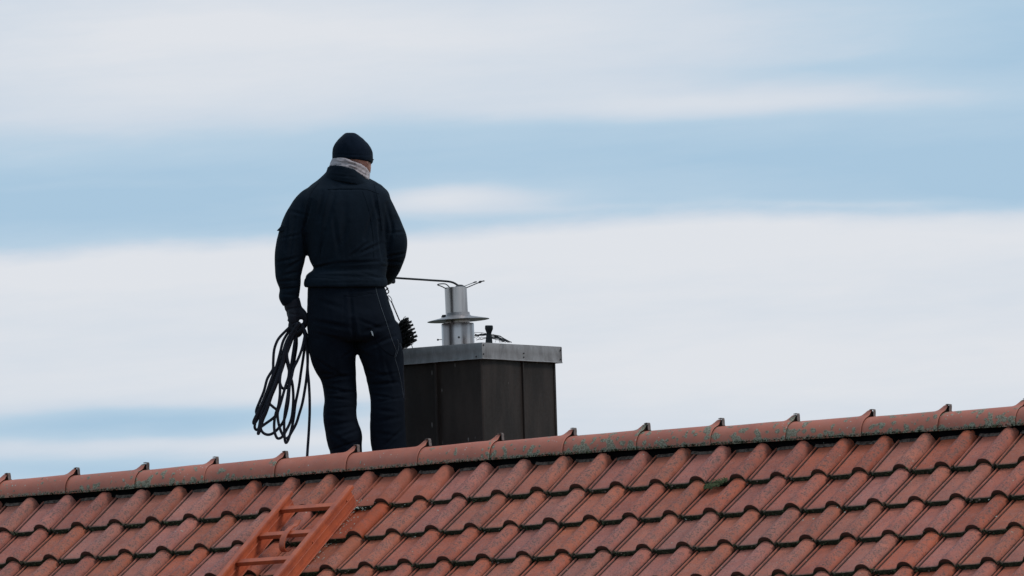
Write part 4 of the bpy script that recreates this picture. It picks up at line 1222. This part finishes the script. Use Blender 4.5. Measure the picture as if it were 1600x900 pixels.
sewn('pocket_seam', bvT, [(538, 461), (552, 463), (566, 460.5), (590, 457.5)], .0012, M_TROUSER)
sewn('thigh_pocket_seam', bvT, [(585, 525), (594, 540), (606, 551), (616, 556)], .0012, M_TROUSER)
sewn('yoke_seam', bvJ, [(512, 296), (530, 295), (550, 295), (572, 296), (592, 303)], .0012, M_JACKET)
sewn('sleeve_seam', bvJ, [(498, 286), (487, 300), (480, 320), (476, 345), (476, 372)], .0011, M_JACKET)
sewn('sleeve_seam', bvJ, [(584, 287), (589, 305), (593, 330), (597, 360)], .0011, M_JACKET)
sewn('back_seam', bvJ, [(516, 297), (507, 330), (502, 370), (500, 405)], .0009, M_JACKET)
sewn('back_seam', bvJ, [(566, 297), (577, 330), (583, 370), (584, 402)], .0009, M_JACKET)
p = hit(bvT, 581.5, 521, .003)
m_ = MB(); m_.box(p, CX*.0035+CY*-.0012, FW*.0015, CY*.010+CX*-.003); m_.build('zip_tag', M_SILVER, person, bevel=.001)
# small pocket flap on the left sleeve
p = M(441, 357, .0); m_ = MB(); m_.box(p, CX*.013-CY*.002, FW*.045, CY*.012+CX*.011); m_.build('sleeve_pocket_flap', M_JACKET, person, bevel=.003)

# step board under his feet, fixed to the far slope
sb = empty('roof_step', M(572, 856), 'narrow metal step platform under the man, hidden behind the ridge', 'step')
zf = M(572, 852).z
m_ = MB(); cxs = M(575, 850)
for k in range(5): m_.abox(cxs.x-.45, cxs.x+.45, YM-.16+k*.085-.03, YM-.16+k*.085+.03, zf-.025, zf-.004)
m_.build('tread', M_ZINC, sb)
for sx in (-.35, .35):
    m_ = MB(); m_.abox(cxs.x+sx-.012, cxs.x+sx+.012, YM-.18, YM+.22, zf-.045, zf-.0255)
    m_.abox(cxs.x+sx-.012, cxs.x+sx+.012, YM+.18, YM+.21, zf-.30, zf-.0455); m_.build('bracket', M_ZINC, sb)

# ------------------------------------------------------------------ coiled rope in his left hand
rp = MB()
RR = .0064
rr_ = random.Random(3)
def rope(pts, d0=0.0, d1=0.0, rad=RR, sub=5):
    n = len(pts); P = []
    for i, q in enumerate(pts):
        s_ = i/(n-1); dd = d0+(d1-d0)*s_ if len(q) < 3 else q[2]
        P.append(M(q[0], q[1], dd))
    rp.tube(spline(P, sub), rad, 7)
TOP = lambda x, y=505: (x, y)
# outer left loop
rope([(466, 505), (457, 508), (446.7, 517), (435.5, 529), (430, 541), (427.8, 552), (427, 567), (426.4, 577), (421, 586), (417, 594), (412.5, 611), (406, 627), (401.2, 639), (400.6, 645), (404, 650), (409, 643), (417, 622), (427, 598), (436, 572), (446, 543), (455, 524), (463, 508)], -.045, .03)
rope([(465, 505), (453, 516), (443, 532), (438, 550), (432, 572), (424, 592), (417, 612), (407, 636), (399, 652), (396.2, 659), (397, 662), (401, 657), (412, 636), (424, 608), (435, 580), (443, 556), (452, 532), (462, 510)], -.035, .02)
rope([(466, 505), (455, 520), (446, 538), (440, 562), (430, 590), (420, 615), (408, 640), (401, 653), (398.2, 664), (398.6, 669.5), (401.5, 671.8), (404.4, 668.5), (406, 660), (408, 650), (414, 636), (423, 614), (434, 584), (445, 552), (456, 524)], -.025, .035)
rope([(467, 505), (457, 522), (448, 545), (441, 570), (430, 600), (421, 622), (416, 640), (409, 654), (406.5, 666), (403.4, 676), (404, 677.5), (407, 670), (411, 656), (416.5, 643), (424, 620), (436, 586), (447, 556), (458, 526)], -.04, .01)
rope([(467, 505), (456, 524), (447, 546), (438, 574), (428, 604), (417, 628), (409, 646), (406.8, 658), (407.3, 669), (411, 676), (418.5, 679.2), (427, 676.6), (437, 667), (443.5, 657), (447.5, 644), (450.6, 627), (452.5, 603), (455.5, 585), (457.5, 568), (459, 546), (462, 530), (466, 509)], -.03, .03)
rope([(468, 505), (459, 524), (450, 548), (440, 580), (430, 606), (421.5, 628), (426, 635), (432, 640), (433.5, 646), (426, 654), (417, 660.5), (408.5, 666.5), (405, 668)], -.02, .0)
rope([(466, 505), (457, 518), (449, 534), (444, 553), (441, 572), (437.5, 592), (437.5, 615), (435, 634), (431, 646), (428.6, 660), (428.9, 673), (431.5, 682), (435, 685.3), (441, 682.6), (447, 673), (453, 661), (456.5, 648), (458.4, 624), (457.2, 602), (454, 588), (450.5, 574), (447.5, 560), (449.5, 546), (456, 524), (466, 506)], -.05, .045)
rope([(468, 505), (460, 520), (451, 540), (448.5, 556), (451.5, 572), (451, 588), (446, 604), (438, 632), (434, 645), (434.4, 656), (437, 668), (441, 678), (446, 684.6), (450, 683.6), (454, 678), (462.5, 662.5), (467.5, 647), (472.5, 630), (476.5, 608), (478.8, 592), (480.6, 572), (481, 556), (481, 540), (478, 520), (470, 506)], -.045, .04)
rope([(468, 505), (462, 526), (458.5, 548), (455, 572), (452, 596), (449.5, 618), (446, 640), (444.2, 656), (444.2, 672), (445, 686), (447, 692), (450.5, 687), (454, 676), (457.4, 662), (459.6, 648), (461.5, 632), (464.8, 616), (467.8, 600), (470, 584), (472.8, 566), (475.5, 548), (477.5, 532), (477, 518), (470, 506)], -.03, .05)
rope([(471, 505), (476.5, 518), (475, 532), (471, 548), (464.5, 564), (459, 575), (456, 588), (452.6, 602), (449.8, 620), (447, 634)], -.04, -.02)
rope([(470, 505), (464, 522), (463.5, 540), (460.5, 560), (458, 578), (455, 590), (453, 600), (446, 607), (441, 606), (438, 600), (436.5, 590)], .02, .04)
for k in range(3):                                             # thick hank of strands down the left side
    o1 = rr_.uniform(-3.5, 4.5); o2 = rr_.uniform(-5, 5)
    rope([(465, 506), (453+o1*.5, 526), (444+o1, 550), (435+o2, 578), (425+o2, 604), (415+o1*.8, 630), (407+o1*.5, 648)], rr_.uniform(-.05, .02), rr_.uniform(-.04, .04))
# the tail that runs down behind the ridge
rope([(468, 505), (475, 520), (478.5, 536), (480.5, 556), (480.8, 578), (482.6, 597), (483.8, 620), (484, 640), (483.6, 655), (482.4, 678), (481, 698), (480, 714), (478, 745), (477, 790)], -.01, .02)
# the strands over his fingers
for dd in (-.03, -.01, .012, .032): rope([(462, 520, dd-.01), (464.5, 509, dd), (467, 504.5, dd+.005), (470, 509, dd+.01), (472, 519, dd+.012)], 0, 0, RR)
tag(rp.build('coiled_rope', M_ROPE, smooth=True), 'black coiled rope hanging in loops from the left hand of the man', 'rope')

# ------------------------------------------------------------------ the sweeping line he feeds into the flue
DF = (Vector((fx, YF, fz(450)))-CAM).dot(FW)-DM               # flue depth seen from the man
sw = empty('sweeping_rod', M(612, 434, .30), 'black flexible sweeping rod held over the flue, its wire ends on the pipe', 'rod')
m_ = MB()
m_.tube(spline([M(598, 432, .305), M(612, 433.6, .31), M(626, 434.8, .315), M(650, 436.3, .33), M(675, 438, DF-.01), (M(694, 439.2, DF)), M(704, 440.4, DF), M(711, 443, DF), M(717, 447.8, DF), M(719.5, 455, DF), M(720, 475, DF)], 6), .0046, 8)
m_.build('rod', M_RUBBER, sw, smooth=True)
m_ = MB(); m_.tube(spline([M(704, 452, DF), M(696.5, 450.6, DF-.02), M(690, 447.5, DF-.02), M(683.8, 445.2, DF-.01), M(686, 443.9, DF), M(693, 443.4, DF+.01), M(697, 444.2, DF+.01), M(701, 447.5, DF+.005), M(705, 452, DF)], 5), .0024, 6)
m_.build('wire_loop', M_IRON, sw, smooth=True)
m_ = MB(); m_.tube([M(712, 451.5, DF-.02), M(722, 448.5, DF-.02), M(738, 442.4, DF-.02), M(742, 440.8, DF-.02), M(745, 440.2, DF-.02)], [.0014, .0014, .0014, .0032, .0026], 8); m_.build('prong', M_IRON, sw, smooth=True)
m_ = MB(); m_.tube([M(716, 455, DF), M(729, 449.6, DF), M(744, 443.2, DF), M(748, 441.6, DF), M(749, 441, DF), M(751, 440.2, DF), M(753, 439.5, DF), M(757, 438.8, DF)], [.0022, .0022, .0022, .0024, .0052, .0052, .0024, .0028], 8); m_.build('prong', M_IRON, sw, smooth=True)
m_ = MB(); m_.tube([M(712, 449.5, DF-.03), M(716, 447.6, DF-.02), M(722, 447.5, DF), M(727, 449, DF)], [.006, .009, .008, .004], 8); m_.build('joint', M_IRON, sw, smooth=True)

# ------------------------------------------------------------------ brush hanging at his right hip
hb = empty('hand_brush', M(625, 502, .0), 'black round bristle brush hanging on a cord at the right hip of the man', 'brush')
m_ = MB()
def oval(cx, cy, w, h, tilt, d, rad):
    q = []
    for k in range(14):
        a = 2*math.pi*k/14; x_, y_ = math.cos(a)*w, math.sin(a)*h
        q.append(M(cx+x_*math.cos(tilt)-y_*math.sin(tilt), cy+x_*math.sin(tilt)+y_*math.cos(tilt), d+x_*.001))
    m_.tube(q, rad, 6, closed=True)
oval(601.5, 449, 2.2, 4.2, -.5, .0, .0021); oval(604.8, 455.5, 2.6, 3.0, 0, .0, .0026); oval(609.3, 466.5, 1.8, 5.2, -.55, .0, .0016)
m_.tube([M(605, 449, 0), M(606.5, 452, 0)], .0028, 6)
m_.build('carabiner', M_IRON, hb, smooth=True)
m_ = MB()
for ph in (0, math.pi):
    q = []
    for k in range(60):
        s_ = k/59; q.append(M(611.5+(624.5-611.5)*s_+.75*math.cos(s_*44+ph), 471+(501.5-471)*s_, .004*math.sin(s_*44+ph)))
    m_.tube(q, .0016, 5)
m_.build('cord', M_ROPE, hb, smooth=True)
A0 = M(628.5, 501, .025); A1 = M(636.5, 541, .025)
axb = (A1-A0).normalized(); ub = axb.orthogonal().normalized(); wb = axb.cross(ub)
m_ = MB(); m_.tube([A0, A1], .006, 8); m_.build('core', M_IRON, hb)
m_ = MB(); rq = random.Random(9); Lb = (A1-A0).length
for lay, (s0, rad) in enumerate(((.06, .030), (.20, .040), (.35, .044), (.50, .047), (.64, .049), (.79, .052), (.93, .046))):
    for k in range(420):
        a = rq.uniform(0, 6.283); di = ub*math.cos(a)+wb*math.sin(a); right = CX.dot(di)
        c0 = A0+axb*(Lb*s0+rq.uniform(-.003, .003)); ln = rad*rq.uniform(.93, 1.03)*(.93+.09*right)
        if k % 3 == 0: ln *= .74; c0 = c0+axb*rq.uniform(-.010, .010)
        e = c0+di*ln+axb*(-.013*right)+axb*rq.gauss(0, .0016)
        mid = c0+(e-c0)*.55+axb*(rq.gauss(0, .0010)-.001)
        m_.tube([c0, mid, e], [.0012, .0011, .0009], 3)
o = m_.build('bristles', M_BRISTLE, hb); o['kind'] = 'stuff'
m_ = MB(); m_.tube(spline([M(641, 536, -.02), M(643, 539, -.02), M(644.6, 543.6, -.02)], 3), .0018, 5); m_.build('wire_tip', M_IRON, hb)
m_ = MB(); m_.tube(spline([M(625, 537, -.07), M(627, 543, -.09), M(629.4, 552, -.095), M(630.4, 566, -.095), M(630, 585, -.09), M(630.8, 605, -.09), M(632, 625, -.09)], 5), .0026, 6)
m_.build('leash', M_ROPE, hb, smooth=True)
print('man depth', DM, 'px per m', PXM, 'verts', sum(len(o.data.vertices) for o in SC.objects if o.type == 'MESH'))
